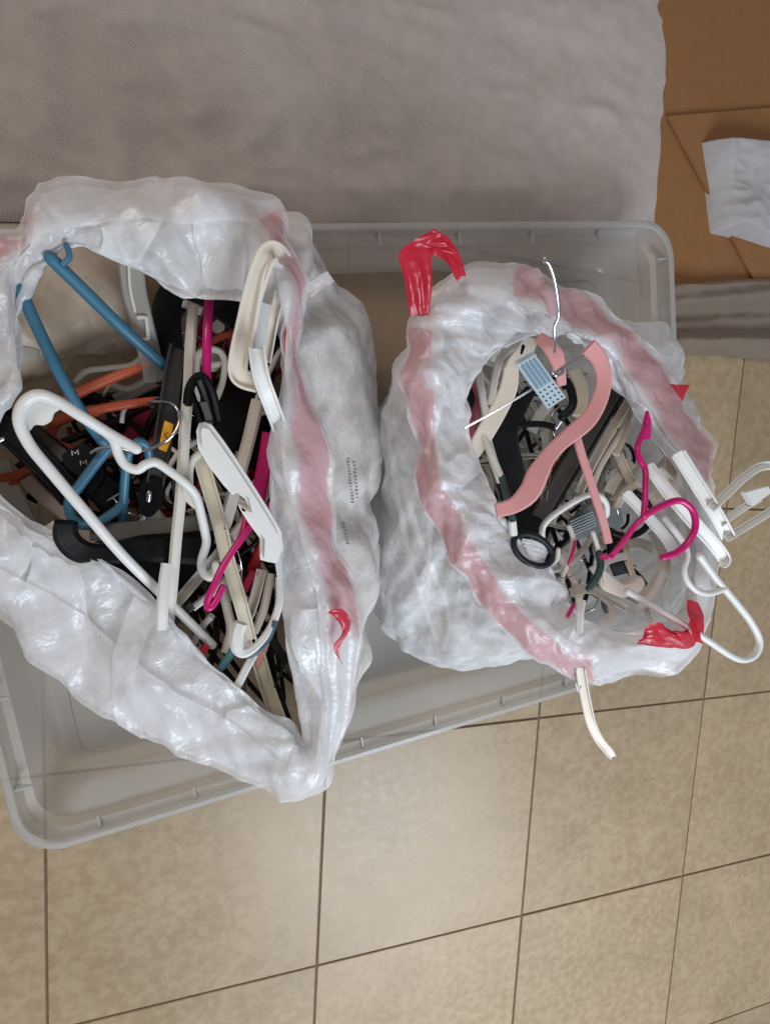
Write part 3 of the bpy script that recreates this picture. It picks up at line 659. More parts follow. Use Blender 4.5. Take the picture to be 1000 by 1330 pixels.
strip('arm', h, VELVET, [(330,392,.24),(295,388,.255),(262,380,.27),(240,378,.275),(224,386,.28),(217,405,.28),(217,430,.28),(220,455,.275),(222,500,.27)], 30, h=.014)
plate('folded_cover', h, VELVET, [(214,368),(245,366),(300,380),(338,392),(334,445),(316,452),(302,428),(262,402),(236,408),(234,462),(214,458),(206,415)], .262, .008)
h = hanger('dark grey square section hanger bar standing in the black velvet one', (222, 510), z=.25)
strip('bar', h, DARKGREY, [(232,452,.30),(226,480,.31),(220,520,.315),(212,570,.315),(205,610,.31),(196,655,.30)], 20, h=.010, chan=True)
tube('clip_stud', h, CHROME, [(193,650,.318),(194,640,.32)], 7)
plate('clip', h, BLACK, [(184,628),(206,622),(212,640),(206,662),(192,672),(180,660)], .312, .012)
tg = thing('size_tab', 'orange yellow size tab clipped over the dark grey hanger bar', 'size tab', at(217, 567, .32))
plate('tab', tg, YELLOW, [(214,546),(225,551),(222,572),(216,587),(206,583),(210,562)], .335, .006, smooth=False)
tube('letter', tg, BLACK, [(218,562),(214,563),(214,567),(217,568),(216,573),(212,573)], 1.1, (.3375,.3375), straight=True)
h = hanger('black plastic hanger clip standing open right of the upright off white bar', (260, 520), z=.28)
for pts in ([(240,565,.33),(243,530,.34),(246,505,.345),(256,490,.345),(266,492,.345),(276,512,.34),(284,545,.33)], [(246,508,.34),(256,535,.335),(264,562,.33)], [(258,492,.35),(268,520,.34),(274,548,.33)]):
    strip('jaw', h, BLACK, pts, 10, h=.010)
strip('pad', h, SMOKE, [(264,522,.345),(272,545,.34)], 8, (.345,.345), .004)
h = hanger('black hanger with two white M size tabs beside the blue teardrop loop', (100, 600), z=.28)
plate('neck', h, BLACK, [(83,588),(108,576),(122,588),(124,602),(108,618),(92,612),(82,600)], .318, .014)
plate('neck', h, BLACK, [(90,606),(120,592),(136,612),(120,640),(104,640),(92,625)], .300, .012)
for ox_, oy_ in ((94, 585), (105, 598)):
    tube('letter', h, WHITE, [(ox_,oy_+6),(ox_-1,oy_),(ox_+4,oy_+4),(ox_+7,oy_-1),(ox_+8,oy_+5)], .9, (.3195,.3195), straight=True)
strip('arm', h, BLACK, [(84,600,.30),(40,565,.29),(0,540,.28),(-40,520,.27)], 26, h=.010)
h = hanger('broad black hanger arm running from the left edge under the white tubular bar', (60, 600), z=.25)
strip('arm', h, BLACK, [(-30,540,.30),(10,560,.305),(45,592,.31),(75,622,.312),(95,648,.31)], 27, h=.010, chan=True)
tube('clip_stud', h, CHROME, [(-4,574,.325),(4,570,.325)], 5)
h = hanger('black hanger arm with a square end pointing right from the M tabs', (140, 640), z=.25)
strip('arm', h, BLACK, [(118,622,.285),(140,640,.285),(168,650,.28)], 34, h=.010)
tube('clip_bar', h, CHROME, [(140,650,.298),(160,638,.30)], 3)
h = hanger('matt black contoured hanger with a thick upturned end at the lower left', (160, 710), z=.3)
strip('arm', h, plastic('satin black plastic', (14,14,15), .4), [(86,678,.365),(86,696,.362),(98,712,.358),(120,720,.352),(150,719,.345),(180,712,.34),(215,712,.33),(262,712,.32)], 24, h=.014, scales=[.9,1,1.05,1.0,1,1.2,1.5,1.7])
h = hanger('smoky grey translucent hanger bar crossing behind the upright off white bar', (200, 690), z=.28)
strip('bar', h, SMOKE, [(118,690,.315),(160,690,.318),(210,685,.32),(280,677,.315)], 21, h=.008)
h = hanger('large black hanger shoulder filling the hollow under the smoky bar', (200, 750), z=.2)
plate('shoulder', h, BLACK, [(140,722),(190,725),(260,715),(300,700),(300,740),(250,770),(225,800),(190,780),(160,752)], .27, .012)
h = hanger('black hanger leaning behind the open black clip', (300, 530), z=.2)
strip('arm', h, BLACK, [(330,440,.22),(318,500,.25),(302,540,.27),(290,580,.27)], 36, h=.012)
strip('bar', h, BLACK, [(352,440,.20),(345,520,.22),(335,600,.22)], 16, h=.01)
h = hanger('off white hanger with a square looped end behind the magenta bar', (275, 480), z=.25)
strip('frame', h, OFF, [(256,520,.27),(255,480,.285),(258,460,.29),(272,453,.29),(287,458,.29),(292,474,.288),(288,500,.28),(279,522,.27)], 7, h=.008)
strip('brace', h, OFF, [(262,476,.283),(290,472,.283)], 7, h=.006)
plate('web', h, OFF, [(262,458),(286,460),(284,480),(264,480)], .276, .003)
h = hanger('peach white hanger bar slanting down under the raised white arm tip', (315, 600), z=.25)
strip('bar', h, WARM, [(335,520,.30),(322,575,.30),(308,625,.295),(296,668,.285),(286,705,.27)], 15, h=.011)
h = hanger('peach white hanger bar entering from the right rim beside the magenta one', (330, 670), z=.25)
strip('bar', h, WARM, [(358,622,.29),(335,655,.29),(315,682,.285),(292,708,.28),(268,745,.27)], 13, h=.009)
h = hanger('magenta hanger arm pressed against the right wall of the left bag', (345, 590), z=.25)
strip('arm', h, MAG, [(350,562,.31),(345,595,.31),(338,630,.305),(334,660,.30)], 17, h=.008)
h = hanger('magenta tubular hanger with a J shaped hook over the white ones', (300, 720), z=.32)
tube('hook', h, MAG, [(352,655,.34),(330,678,.352),(308,707,.36),(290,735,.366),(277,762,.37),(269,783,.37),(272,790,.37),(280,781,.368),(289,763,.365)], 8.5)
tube('neck', h, MAG, [(322,662,.345),(316,690,.35),(308,708,.352)], 9)
h = hanger('off white tubular hanger rising from behind the raised arm to its bent corner', (250, 600), z=.3)
tube('frame', h, OFF, [(258,590,.34),(250,598,.342),(246,612,.342),(246,628,.34)], 9)
h = hanger('white hanger hook with slate blue grip inside the lower right of the left bag', (330, 820), z=.33)
strip('hook', h, WHITE, [(313,809,.37),(308,824,.37),(308,840,.37),(316,848,.37),(330,842,.368),(345,826,.365),(356,806,.36),(363,780,.355),(362,750,.345)], 14, h=.010, scales=[1.1,1.15,1.1,.9,.7,.7,.7,.7,.6])
strip('grip', h, NAVY, [(322,852,.366),(338,842,.366),(350,825,.363),(357,806,.36)], 9, h=.009)
h = hanger('white hanger tip with a teal sleeve, below the slate blue grip', (295, 855), z=.3)
tube('tip', h, TEAL, [(304,842,.325),(297,854,.325),(288,866,.325)], 10)
h = hanger('white hanger end lying on the folded film left of the long cream bar', (315, 875), z=.3)
strip('tip', h, WHITE, [(330,850,.34),(318,872,.345),(304,900,.35)], 10, h=.006)
h = hanger('pale pink hanger piece beside the long cream bar near the bag bottom', (338, 845), z=.25)
strip('arm', h, PINK, [(350,820,.30),(342,845,.30),(332,866,.30)], 9, h=.005)
h = hanger('flat black hanger bar slanting down to the bottom right rim of the left bag', (375, 865), z=.3)
strip('bar', h, BLACK, [(346,818,.30),(360,842,.31),(376,866,.32),(390,888,.335),(400,915,.345)], 11, h=.004, scales=[1,1,1,1.4,1.2,.6])
tube('rod', h, BLACK, [(378,824,.33),(374,848,.325),(366,872,.315),(357,892,.31)], 3)
h = hanger('crimson hanger behind the magenta bar at the top of the left bag', (290, 430), z=.2)
strip('arm', h, CRIM, [(255,440,.22),(280,420,.23),(305,430,.23),(312,470,.22)], 26, h=.008)
strip('bar', h, CORAL, [(262,450,.235),(285,438,.24),(302,432,.24)], 8, h=.006)
plate('clip', h, WARM, [(276,420),(286,414),(292,426),(284,432),(277,430)], .245, .004)
h = hanger('red hanger bar low between the peach white bars', (325, 750), z=.2)
strip('bar', h, RED, [(345,700,.27),(332,730,.27),(320,760,.265)], 14, h=.008)
strip('end', h, CRIM, [(330,742,.285),(316,768,.285)], 11, (.285,.285), .006)
h = hanger('thin grey wire hanger loop near the magenta hook', (310, 720), z=.28)
tube('wire', h, CHROME, [(292,688,.33),(302,700,.335),(310,720,.335),(314,740,.33),(313,755,.32)], 1.8)
wb = [([(228,785),(262,745),(300,700)], 13, OFF, 'white hanger bar slanting up to the right just right of the upright arm'),
      ([(250,790),(282,765),(312,735)], 9, OFF, 'thinner off white bar below it with a dark grey sleeve at its lower end'),
      ([(288,762),(296,795),(300,820),(292,848)], 11, OFF, 'off white hanger end bowing down past the magenta hook tip'),
      ([(340,740),(330,780),(318,815),(322,840)], 13, WARM, 'peach white hanger bar beside the slate blue grip, third from the rim'),
      ([(352,745),(343,790),(330,822)], 10, WARM, 'peach white hanger bar next to the slate blue grip'),
      ([(300,640),(318,655),(330,668)], 8, OFF, 'short off white hanger tip under the notch of the raised arm'),
      ([(252,835),(262,815),(275,800)], 8, WHITE, 'narrow white hanger end sticking out over the folded lower rim'),
      ([(350,350),(352,400),(345,450)], 9, WHITE, 'pale hanger arm seen between the two channelled hangers')]
for pts, wd, m_, lb in wb:
    h = hanger(lb, pts[1], z=.25); strip('bar', h, m_, pts, wd, (.285, .30) if wd != 9 else (.31, .30), .009, chan=wd > 11)
    if 'sleeve' in lb: strip('sleeve', h, DARKGREY, [(238,795),(250,786)], 11, (.318,.318), .006); strip('sleeve', h, DARKGREY, [(222,812),(235,802)], 9, (.316,.316), .006)
h = hanger('red tipped white hanger bar at the edge of the folded lower rim', (262, 842), z=.28)
strip('tip', h, RED, [(262,848,.325),(269,838,.325)], 9, h=.006)
h = hanger('dusty pale grey hanger with stepped clip end on the left bag\'s upper wall', (175, 400), z=.2)
strip('arm', h, CLEAR, [(170,338,.325),(174,375,.315),(182,410,.305),(192,450,.29),(202,495,.275)], 24, h=.006)
strip('edge', h, OFF, [(167,340,.329),(169,375,.319),(176,405,.31)], 3, h=.004)
strip('clip', h, OFF, [(178,412,.31),(190,412,.31),(193,440,.303),(184,442,.303)], 4, h=.003, straight=True)
h = hanger('dusty white curved hanger lying under the coral bars', (150, 490), z=.15)
strip('arm', h, CLEAR, [(98,496,.28),(112,482,.285),(140,478,.285),(170,474,.285),(184,462,.285),(188,440,.29)], 6, h=.006)
strip('bar', h, CLEAR, [(105,508,.265),(135,496,.27),(165,505,.27),(192,492,.27)], 7, h=.005)
strip('arm', h, CLEAR, [(150,520,.225),(180,505,.225),(214,488,.225)], 14, h=.006)
h = hanger('faded grey green hanger end lying alone at the upper left', (38, 460), z=.2)
strip('tip', h, CLEAR, [(14,458,.31),(32,456,.31),(50,460,.31)], 11, h=.006)
h = hanger('dusty pinkish white hanger bar slanting below the broad black arm', (60, 640), z=.2)
strip('bar', h, plastic('dusty pink white', (186,164,156), .5), [(34,622,.27),(60,648,.275),(90,672,.28),(122,706,.285)], 15, h=.008)
h = hanger('cream hanger hook curled near the left edge above the folded rim', (40, 650), z=.2)
strip('hook', h, CREAM, [(20,640,.24),(40,625,.24),(58,640,.24),(62,670,.24),(52,700,.24)], 18, h=.007)
strip('arm', h, OFF, [(0,600,.25),(16,640,.25),(40,690,.25)], 20, h=.007)
h = hanger('white hanger stub beside the thick black upturned end', (68, 685), z=.28)
strip('tip', h, WARM, [(56,692,.32),(74,680,.322)], 9, (.32,.322), .006)
h = hanger('crimson hanger low in the gap above the chrome hook', (190, 550), z=.12)
strip('arm', h, CRIM, [(165,590,.20),(185,560,.20),(205,530,.2)], 30, h=.008)
strip('arm', h, RED, [(120,560,.18),(160,548,.18),(200,556,.18)], 14, h=.008)

# ------------------------------------------------------------------ right bag hangers
h = hanger('pink velvet hanger with chrome hook and perforated metal clip atop the right bag', (720, 560), z=.36)
tube('hook', h, CHROME, [(708,337,.47),(714,345,.468),(720,363,.462),(724,388,.452),(725,410,.445),(720,424,.438),(720,440,.43),(720,456,.42)], 5)
tube('hook_ball', h, CHROME, [(707.5,336,.47),(708.5,339,.47)], 7)
strip('neck', h, PINK, [(700,438,.40),(712,448,.41),(722,462,.412),(727,482,.41),(730,500,.405)], 19, h=.006, scales=[.8,1,1.1,.8,.6])
strip('shoulder', h, PINK, [(764,450,.425),(778,466,.425),(784,492,.424),(778,520,.422),(763,546,.42),(738,567,.418),(716,588,.415),(700,612,.412),(688,638,.41),(668,656,.405),(644,663,.40)], 25, h=.007, scales=[.95,.9,.85,.9,.95,1,.85,.95,1.25,1.2,.9,.8])
strip('bar', h, PINK, [(746,556,.415),(754,586,.416),(763,614,.418),(774,648,.42),(784,680,.42),(790,705,.42)], 12, h=.006)
tube('clip_rod', h, CHROME, [(603,556,.405),(650,530,.42),(700,500,.435)], 3.4)
tube('clip_rod', h, CHROME, [(718,486,.44),(735,474,.438),(758,462,.43)], 4)
tube('clip_rod', h, CHROME, [(714,478,.437),(720,487,.442),(730,484,.442),(731,478,.438)], 5)
def metal_clip(parent, quad, z):
    A = [np.array(q, float) for q in quad]   # tl, tr, br, bl  (u across, v along)
    def q(u, v): return (A[0]*(1-u)+A[1]*u)*(1-v) + (A[3]*(1-u)+A[2]*u)*v
    f = plate('clip', parent, STEEL, [tuple(p) for p in A], z, .0015, smooth=False)
    plate('clip_jaw', parent, STEEL, [tuple(A[0]+[-4,-5]), tuple(A[1]+[-3,-5]), tuple(q(1,.45)), tuple(q(0,.45)+[-1,0])], z-.007, .0015, smooth=False)
    for a, b_, c_, d_ in ((q(0,0),q(1,0),q(1,0)+[-3,-5],q(0,0)+[-3,-5]),):
        pass
    tube('clip_edge', parent, STEEL, [tuple(q(0,0)), tuple(q(1,0))], 3.2, (z-.001, z-.001))
    for u in (.14, .36, .58, .80):
        s = strip('slot', f, SLOT, [tuple(q(u+.02,.05)), tuple(q(u+.02,.58))], 4.6, (z+.0004, z+.0004), .0010)
        s.parent = f
    for i in range(4):
        for j in range(4):
            p = q(.14+.24*i, .66+.095*j)
            tube('hole', f, HOLE, [(p[0]-.6,p[1]),(p[0]+.6,p[1])], 2.6, (z-.0002, z-.0002))
    return f
metal_clip(h, [(672,474),(695,461),(735,516),(712,531)], .444)
ZINC = plastic('dull grey steel', (150, 158, 160), .35, bump=.03, metal=.6, var=.15)
# lower clip of the same hanger
h2 = hanger('hanger with a ribbed grey metal clip lying low behind the pink velvet bar', (770, 675), z=.28)
for k in range(6):
    strip('tooth', h2, ZINC, [(739+k*1.2,678+k*3.2,.33),(770+k*.8,664+k*3.6,.34)], 2.6, h=.006)
plate('clip', h2, ZINC, [(738,676),(766,656),(784,690),(746,702)], .328, .003, smooth=False)
plate('clip', h2, ZINC, [(788,662),(806,660),(810,678),(800,688),(788,682)], .33, .003, smooth=False)
tube('spring', h2, CHROME, [(788,672,.345),(790,664,.348),(800,660,.348),(803,668,.345)], 2.2)
tube('spring', h2, CHROME, [(782,650,.345),(788,664,.345),(790,668,.345)], 3)
tube('wire', h2, CHROME, [(706,742,.36),(718,749,.362),(738,750,.36),(752,742,.355),(756,732,.35),(755,726,.35)], 1.8)
tube('wire', h2, CHROME, [(754,727,.352),(762,722,.352),(764,725,.35)], 1.5)
h = hanger('white tubular hanger bent round below the pink shoulder, in the right bag', (730, 670), z=.32)
tube('frame', h, WHITE, [(704,698,.35),(705,685,.355),(714,673,.36),(732,660,.362),(750,649,.364),(764,643,.362),(778,644,.358),(787,654,.352),(788,668,.345)], 9)
tube('lower_arm', h, OFF, [(706,738,.345),(722,728,.35),(725,714,.352)], 7)
h = hanger('white hanger with grey rubber grip and black ring at the right bag\'s left rim', (660, 630), z=.34)
tube('arm', h, OFF, [(626,560,.365),(636,585,.375),(649,616,.384)], 10)
tube('grip', h, GRIP, [(651,618,.384),(657,640,.388),(666,675,.388)], 10)
strip('clamp', h, WHITE, [(665,676,.388),(667,694,.384)], 11, (.388,.384), .010)
ringp = [(692+25*math.cos(a)+6*math.sin(a)*.3, 714+20*math.sin(a)+7*math.cos(a)) for a in np.linspace(0, 2*math.pi, 12, endpoint=False)]
tube('ring', h, GRIP if False else plastic('blue black rubber', (24,28,34), .5), [(p[0], p[1], .376) for p in ringp], 9, closed=True, n=5)
for k in range(4): strip('fold', h, FILM, [(678+k*3,702+k*5,.371),(694,705+k*7,.374),(712-k*2,714+k*5,.371)], 7, h=.003)
h = hanger('wide off white wooden look hanger arm angled under the perforated clip', (650, 530), z=.33)
strip('arm', h, WARM, [(664,478,.375),(660,505,.375),(646,535,.372),(630,562,.368),(612,592,.355)], 24, h=.007, scales=[.8,1,1,1.05,.8])
strip('stem', h, OFF, [(630,560,.35),(638,590,.345),(650,625,.335)], 12, h=.008)
h = hanger('cream hanger neck with an oval hole above the perforated clip', (685, 455), z=.33)
plate('neck', h, WARM, [(694,441),(697,447),(690,462),(676,470),(668,486),(656,484),(662,466),(674,450),(680,440),(688,438)], .352, .006)
tube('hole', h, BLACK, [(676,459),(679,450)], 6, (.3500,.3510))
h = hanger('tall off white hanger arm bending at the upper left inside the right bag', (645, 490), z=.3)
strip('arm', h, OFF, [(672,446,.33),(652,462,.33),(644,485,.33),(640,505,.33),(636,525,.325)], 11, h=.008)
h = hanger('pale hanger bar nearest the left rim in the right bag', (626, 500), z=.3)
strip('bar', h, OFF, [(620,468,.33),(624,500,.335),(632,545,.33)], 10, h=.007)
h = hanger('dusky pink hanger peeking out at the left rim of the right bag', (614, 540), z=.28)
strip('arm', h, plastic('dusky pink plastic', (196,98,124), .5), [(614,498,.31),(616,525,.315),(608,560,.32),(604,580,.31)], 17, h=.007)
strip('pad', h, BLACK, [(608,505,.326),(612,520,.328),(605,535,.326)], 10, h=.008)
h = hanger('black hanger with a curved rubber hook behind the perforated clip', (735, 515), z=.3)
tube('hook', h, BLACK, [(722,488,.375),(736,496,.378),(743,512,.38),(743,528,.38),(730,541,.376)], 12)
tube('stem', h, CHROME, [(729,546,.37),(722,556,.365)], 5)
strip('arm', h, BLACK, [(722,556,.35),(705,551,.345),(672,551,.33)], 9, h=.007)
h = hanger('big matt black velvet hanger deep in the middle of the right bag', (665, 580), z=.2)
strip('arm', h, VELVET, [(690,505,.30),(672,532,.30),(657,560,.30),(657,600,.29),(668,640,.28),(676,700,.27)], 30, h=.009, scales=[.5,.8,1.1,1.5,1.4,1])
h = hanger('dark smoky channelled hanger bar running diagonally beside the pink bar', (755, 590), z=.28)
strip('bar', h, plastic('black edge plastic', (20,20,20), .35), [(822,468,.30),(795,512,.31),(760,570,.32),(725,628,.32),(690,690,.305)], 32, h=.008)
strip('inlay', h, DARKGREY, [(815,480,.308),(795,512,.3155),(760,570,.3255),(725,628,.3255),(700,672,.316)], 22, h=.006)
strip('end', h, BLACK, [(783,448,.30),(800,472,.31)], 16, (.30,.31), .008)
for k, (dx, wd, lb) in enumerate([(0, 13, 'beige hanger bar parallel to the dark smoky bar, nearest to it'), (15, 10, 'second beige hanger bar right of the dark smoky bar')]):
    h = hanger(lb, (800+dx, 570), z=.25)
    strip('bar', h, WARM, [(824+dx,508,.31-.01*k),(800+dx,548,.31-.01*k),(768+dx*.8,604,.305-.01*k),(752+dx,640,.29)], wd, h=.010, chan=k == 0)
h = hanger('slim warm white hanger edge between the beige bars and the pink bar', (780, 600), z=.22)
strip('bar', h, CLEAR, [(800,560,.26),(782,600,.26),(772,640,.255),(776,690,.25)], 22, h=.006)
h = hanger('bright magenta tubular hanger with a big open hook, at the right of the right bag', (850, 660), z=.38)
tube('hook', h, MAG, [(861,724,.43),(880,717,.435),(895,702,.438),(903,684,.44),(900,664,.44),(888,652,.438),(875,651,.435),(856,659,.43),(836,670,.425)], 11)
tube('arm', h, MAG, [(836,668,.424),(838,640,.42),(838,610,.412),(831,597,.41),(828,582,.408),(833,566,.404),(838,555,.402)], 9)
tube('arm', h, MAG, [(839,670,.424),(826,681,.42),(812,700,.415),(796,720,.41),(790,724,.41),(782,722,.405)], 9)
plate('strap_tab', h, MAG, [(842,533),(846,545),(845,570),(837,571),(836,556)], .402, .004, smooth=False)
h = hanger('large white tubular hanger reaching far out over the tiles at the lower right', (900, 780), z=.37)
tube('frame', h, WHITE, [(908,722,.425),(930,752,.425),(955,782,.425),(975,808,.425),(986,832,.425),(981,850,.425),(966,857,.424),(948,851,.422),(915,829,.418),(880,807,.41),(845,786,.40),(815,768,.39)], 12)
tube('shoulder', h, WHITE, [(862,672,.41),(878,692,.415),(890,710,.42),(892,724,.422),(888,740,.424),(893,756,.425),(906,768,.426),(922,771,.427),(940,765,.427)], 10)
h = hanger('white channelled hanger sticking out to the right with a clip frame past the picture edge', (930, 650), z=.37)
strip('rail', h, WHITE, [(880,588,.42),(905,628,.425),(930,668,.43),(945,696,.43)], 22, h=.008, chan=True)
strip('frame_bar', h, WHITE, [(924,660,.432),(945,640,.435),(966,620,.438),(988,606,.44),(1010,606,.44),(1024,616,.44),(1026,632,.44)], 14, h=.008, chan=True)
strip('frame_bar', h, WHITE, [(944,699,.432),(975,680,.435),(1005,661,.438),(1024,646,.44),(1027,628,.44)], 13, h=.008, chan=True)
strip('tongue', h, WHITE, [(936,680,.43),(960,663,.433),(985,648,.436)], 12, (.43,.436), .006, chan=True)
plate('wedge', h, WHITE, [(968,640),(998,632),(1002,640),(978,657)], .442, .007, smooth=False)
h = hanger('pale hanger arm with a rounded channelled end below the outstretched clip frame', (900, 680), z=.37)
strip('arm', h, WHITE, [(842,604,.40),(862,632,.405),(885,660,.41),(908,686,.415),(928,708,.418),(940,726,.418),(937,736,.418)], 21, h=.009, chan=True, scales=[.8,.9,1,1,1,1,.95,.55])
h = hanger('white hanger whose long curved arm hangs down below the right bag', (765, 900), z=.3)
strip('arm', h, WARM, [(754,868,.38),(757,888,.375),(762,915,.37),(768,940,.365),(778,961,.36),(791,977,.357),(796,984,.356)], 15, h=.006, chan=True, scales=[1,1,1,1,.95,.95,.7])
tube('strap_hook', h, WHITE, [(748,888,.375),(751,898,.373),(755,893,.373)], 2.4)
strip('upper_arm', h, WHITE, [(756,780,.385),(753,800,.392),(752,822,.395)], 11, (.385,.395), .006)
h = hanger('white hanger with a dark green rubber grip near the bottom of the right bag', (775, 735), z=.33)
tube('arm', h, WHITE, [(770,692,.375),(774,704,.377),(777,716,.378)], 7)
tube('grip', h, plastic('dark green rubber', (42,64,62), .4), [(778,719,.38),(780,735,.382),(775,750,.382),(765,764,.38)], 11)
h = hanger('off white hanger with a blunt spoon shaped end near the dark green grip', (800, 755), z=.3)
plate('arm', h, WARM, [(780,738),(795,748),(808,757),(820,754),(826,748),(834,750),(836,760),(828,770),(812,776),(796,772),(782,762)], .355, .006, rim=.0015)
h = hanger('small magenta hanger piece left of the ribbed metal clip', (745, 715), z=.28)
tube('arm', h, MAG, [(747,704,.335),(743,720,.335),(735,740,.33)], 5)
tube('arm', h, MAG, [(745,786,.37),(737,800,.38)], 6)
h = hanger('off white bowed hanger side between the black ring and the ribbed clip', (740, 720), z=.26)
strip('side', h, OFF, [(738,682,.33),(744,700,.33),(740,725,.33),(731,748,.33),(729,775,.33)], 7, h=.007)
h = hanger('black hanger with a rounded hook under the magenta stem', (820, 690), z=.28)
tube('hook', h, BLACK, [(826,640,.33),(840,652,.33),(845,670,.33),(836,688,.33),(815,697,.328),(795,692,.325)], 10)
strip('arm', h, BLACK, [(800,690,.31),(798,720,.31),(806,745,.31)], 22, h=.008)
h = hanger('black hanger edge dropping behind the white tubular bar at the bottom of the right bag', (830, 770), z=.2)
strip('arm', h, BLACK, [(820,742,.29),(836,762,.29),(838,790,.27)], 14, h=.006)
h = hanger('black corner just under the magenta strap tab', (850, 565), z=.25)
strip('arm', h, BLACK, [(846,548,.33),(856,566,.33),(866,585,.32)], 16, h=.006)
h = hanger('amber tinted hanger piece glimpsed beside the pink bar', (712, 625), z=.2)
strip('arm', h, ORANGE, [(726,600,.26),(712,622,.26),(704,645,.25)], 13, h=.006)
wr = [([(822,520),(812,560),(800,590)], 9, WARM, 'warm white hanger bar in the fan right of the beige bars, leftmost of the fan'),
      ([(803,590),(818,622),(836,642),(850,655)], 13, WARM, 'warm white hanger shoulder curving under the magenta stem'),
      ([(868,592),(850,612),(838,625)], 8, WARM, 'short warm white hanger link right of the magenta stem'),
      ([(800,660),(812,640),(830,628)], 12, WARM, 'pale peach hanger shoulder left of the magenta stem'),
      ([(845,625),(862,646),(880,660)], 8, OFF, 'off white hanger arm between the magenta stem and its hook'),
      ([(812,700),(818,735),(824,752)], 9, WARM, 'warm white hanger bar dropping from the black hook'),
      ([(780,775),(795,790),(788,812)], 8, WARM, 'peach white hanger end at the bottom of the right bag, left of the grey film'),
      ([(815,775),(838,790),(845,812)], 9, OFF, 'off white hanger end under the long white bar near the red tape'),
      ([(705,560),(712,600),(706,650)], 9, CLEAR, 'cloudy clear hanger bar standing in the centre of the right bag'),
      ([(745,480),(755,505),(752,540)], 18, CREAM, 'cream round shouldered hanger behind the black rubber hook'),
      ([(690,560),(700,540),(716,520)], 16, CLEAR, 'cloudy hanger web left of the black rubber hook')]
for pts, wd, m_, lb in wr:
    h = hanger(lb, pts[1], z=.25); strip('bar', h, m_, pts, wd, (.30, .32), .008, chan=wd in (9, 13))
for pts, wd, m_, z_, lb in [
      ([(795,520),(778,556),(758,592),(742,622)], 20, CLEAR, .275, 'cloudy wide hanger bar under the two beige bars'),
      ([(862,575),(872,600),(868,630),(850,646)], 16, WARM, .335, 'warm white hanger shoulder curving down beside the pink hem on the right'),
      ([(806,560),(800,590),(806,620),(800,650)], 18, WARM, .27, 'broad warm white hanger shoulder behind the slim fan bars'),
      ([(850,690),(862,720),(858,750),(838,775)], 20, WARM, .30, 'broad peach white hanger behind the white shoulder at lower right'),
      ([(775,700),(800,708),(830,705),(850,715)], 15, OFF, .27, 'off white hanger bar crossing behind the magenta hook arm'),
      ([(705,600),(722,640),(716,680)], 12, WARM, .26, 'warm white hanger bar below the pink shoulder'),
      ([(742,770),(765,765),(790,776),(815,790)], 14, OFF, .28, 'off white hanger bar at the lower lip of the right bag'),
      ([(725,720),(748,760),(752,790)], 10, WARM, .27, 'slender warm white hanger bar under the thin wire'),
      ([(855,610),(880,640),(896,680),(900,720)], 14, WHITE, .34, 'white hanger bar hugging the right wall under the outstretched clip frame'),
      ([(812,640),(838,668),(866,700),(880,728)], 17, WHITE, .335, 'white channelled hanger arm just under the magenta hook'),
      ([(790,640),(806,612),(822,600)], 16, OFF, .29, 'off white hanger end tucked left of the magenta stem'),
      ([(862,742),(850,768),(828,792)], 13, WHITE, .33, 'white hanger bar slanting to the red tape at lower right'),
      ([(700,770),(735,800),(760,812)], 10, WARM, .33, 'peach white hanger end under the lower left lip of the right bag'),
      ([(768,742),(790,728),(812,722)], 12, WHITE, .31, 'short white hanger bar right of the dark green grip'),
      ([(640,470),(650,440),(668,432)], 12, OFF, .30, 'off white hanger end touching the upper left lip of the right bag')]:
    h = hanger(lb, pts[1], z=.22); strip('bar', h, m_, pts, wd, (z_, z_+.01), .008, chan=wd > 13)
plate('web', h, OFF, [(838,574),(866,574),(876,596),(862,614),(846,606)], .30, .003) if False else None
# white hangers pressed against the outside wall, seen through the film
for pts, lb in (([(500,600,.20),(512,680,.19),(530,760,.17),(556,835,.14)], 'white hanger bar pressing through the film low on the left side of the right bag'),
                ([(515,640,.22),(540,720,.20),(572,800,.17),(566,848,.14)], 'white hanger side showing faintly through the film beside the lowest folds'),
                ([(560,600,.25),(548,700,.21),(545,790,.16)], 'hanger edge lifting the film below the pink hem of the right bag')):
    h = hanger(lb, pts[1][:2], z=.15)
    tube('frame', h, WHITE, [(p[0]+10, p[1]-6, p[2]) for p in pts], 9)

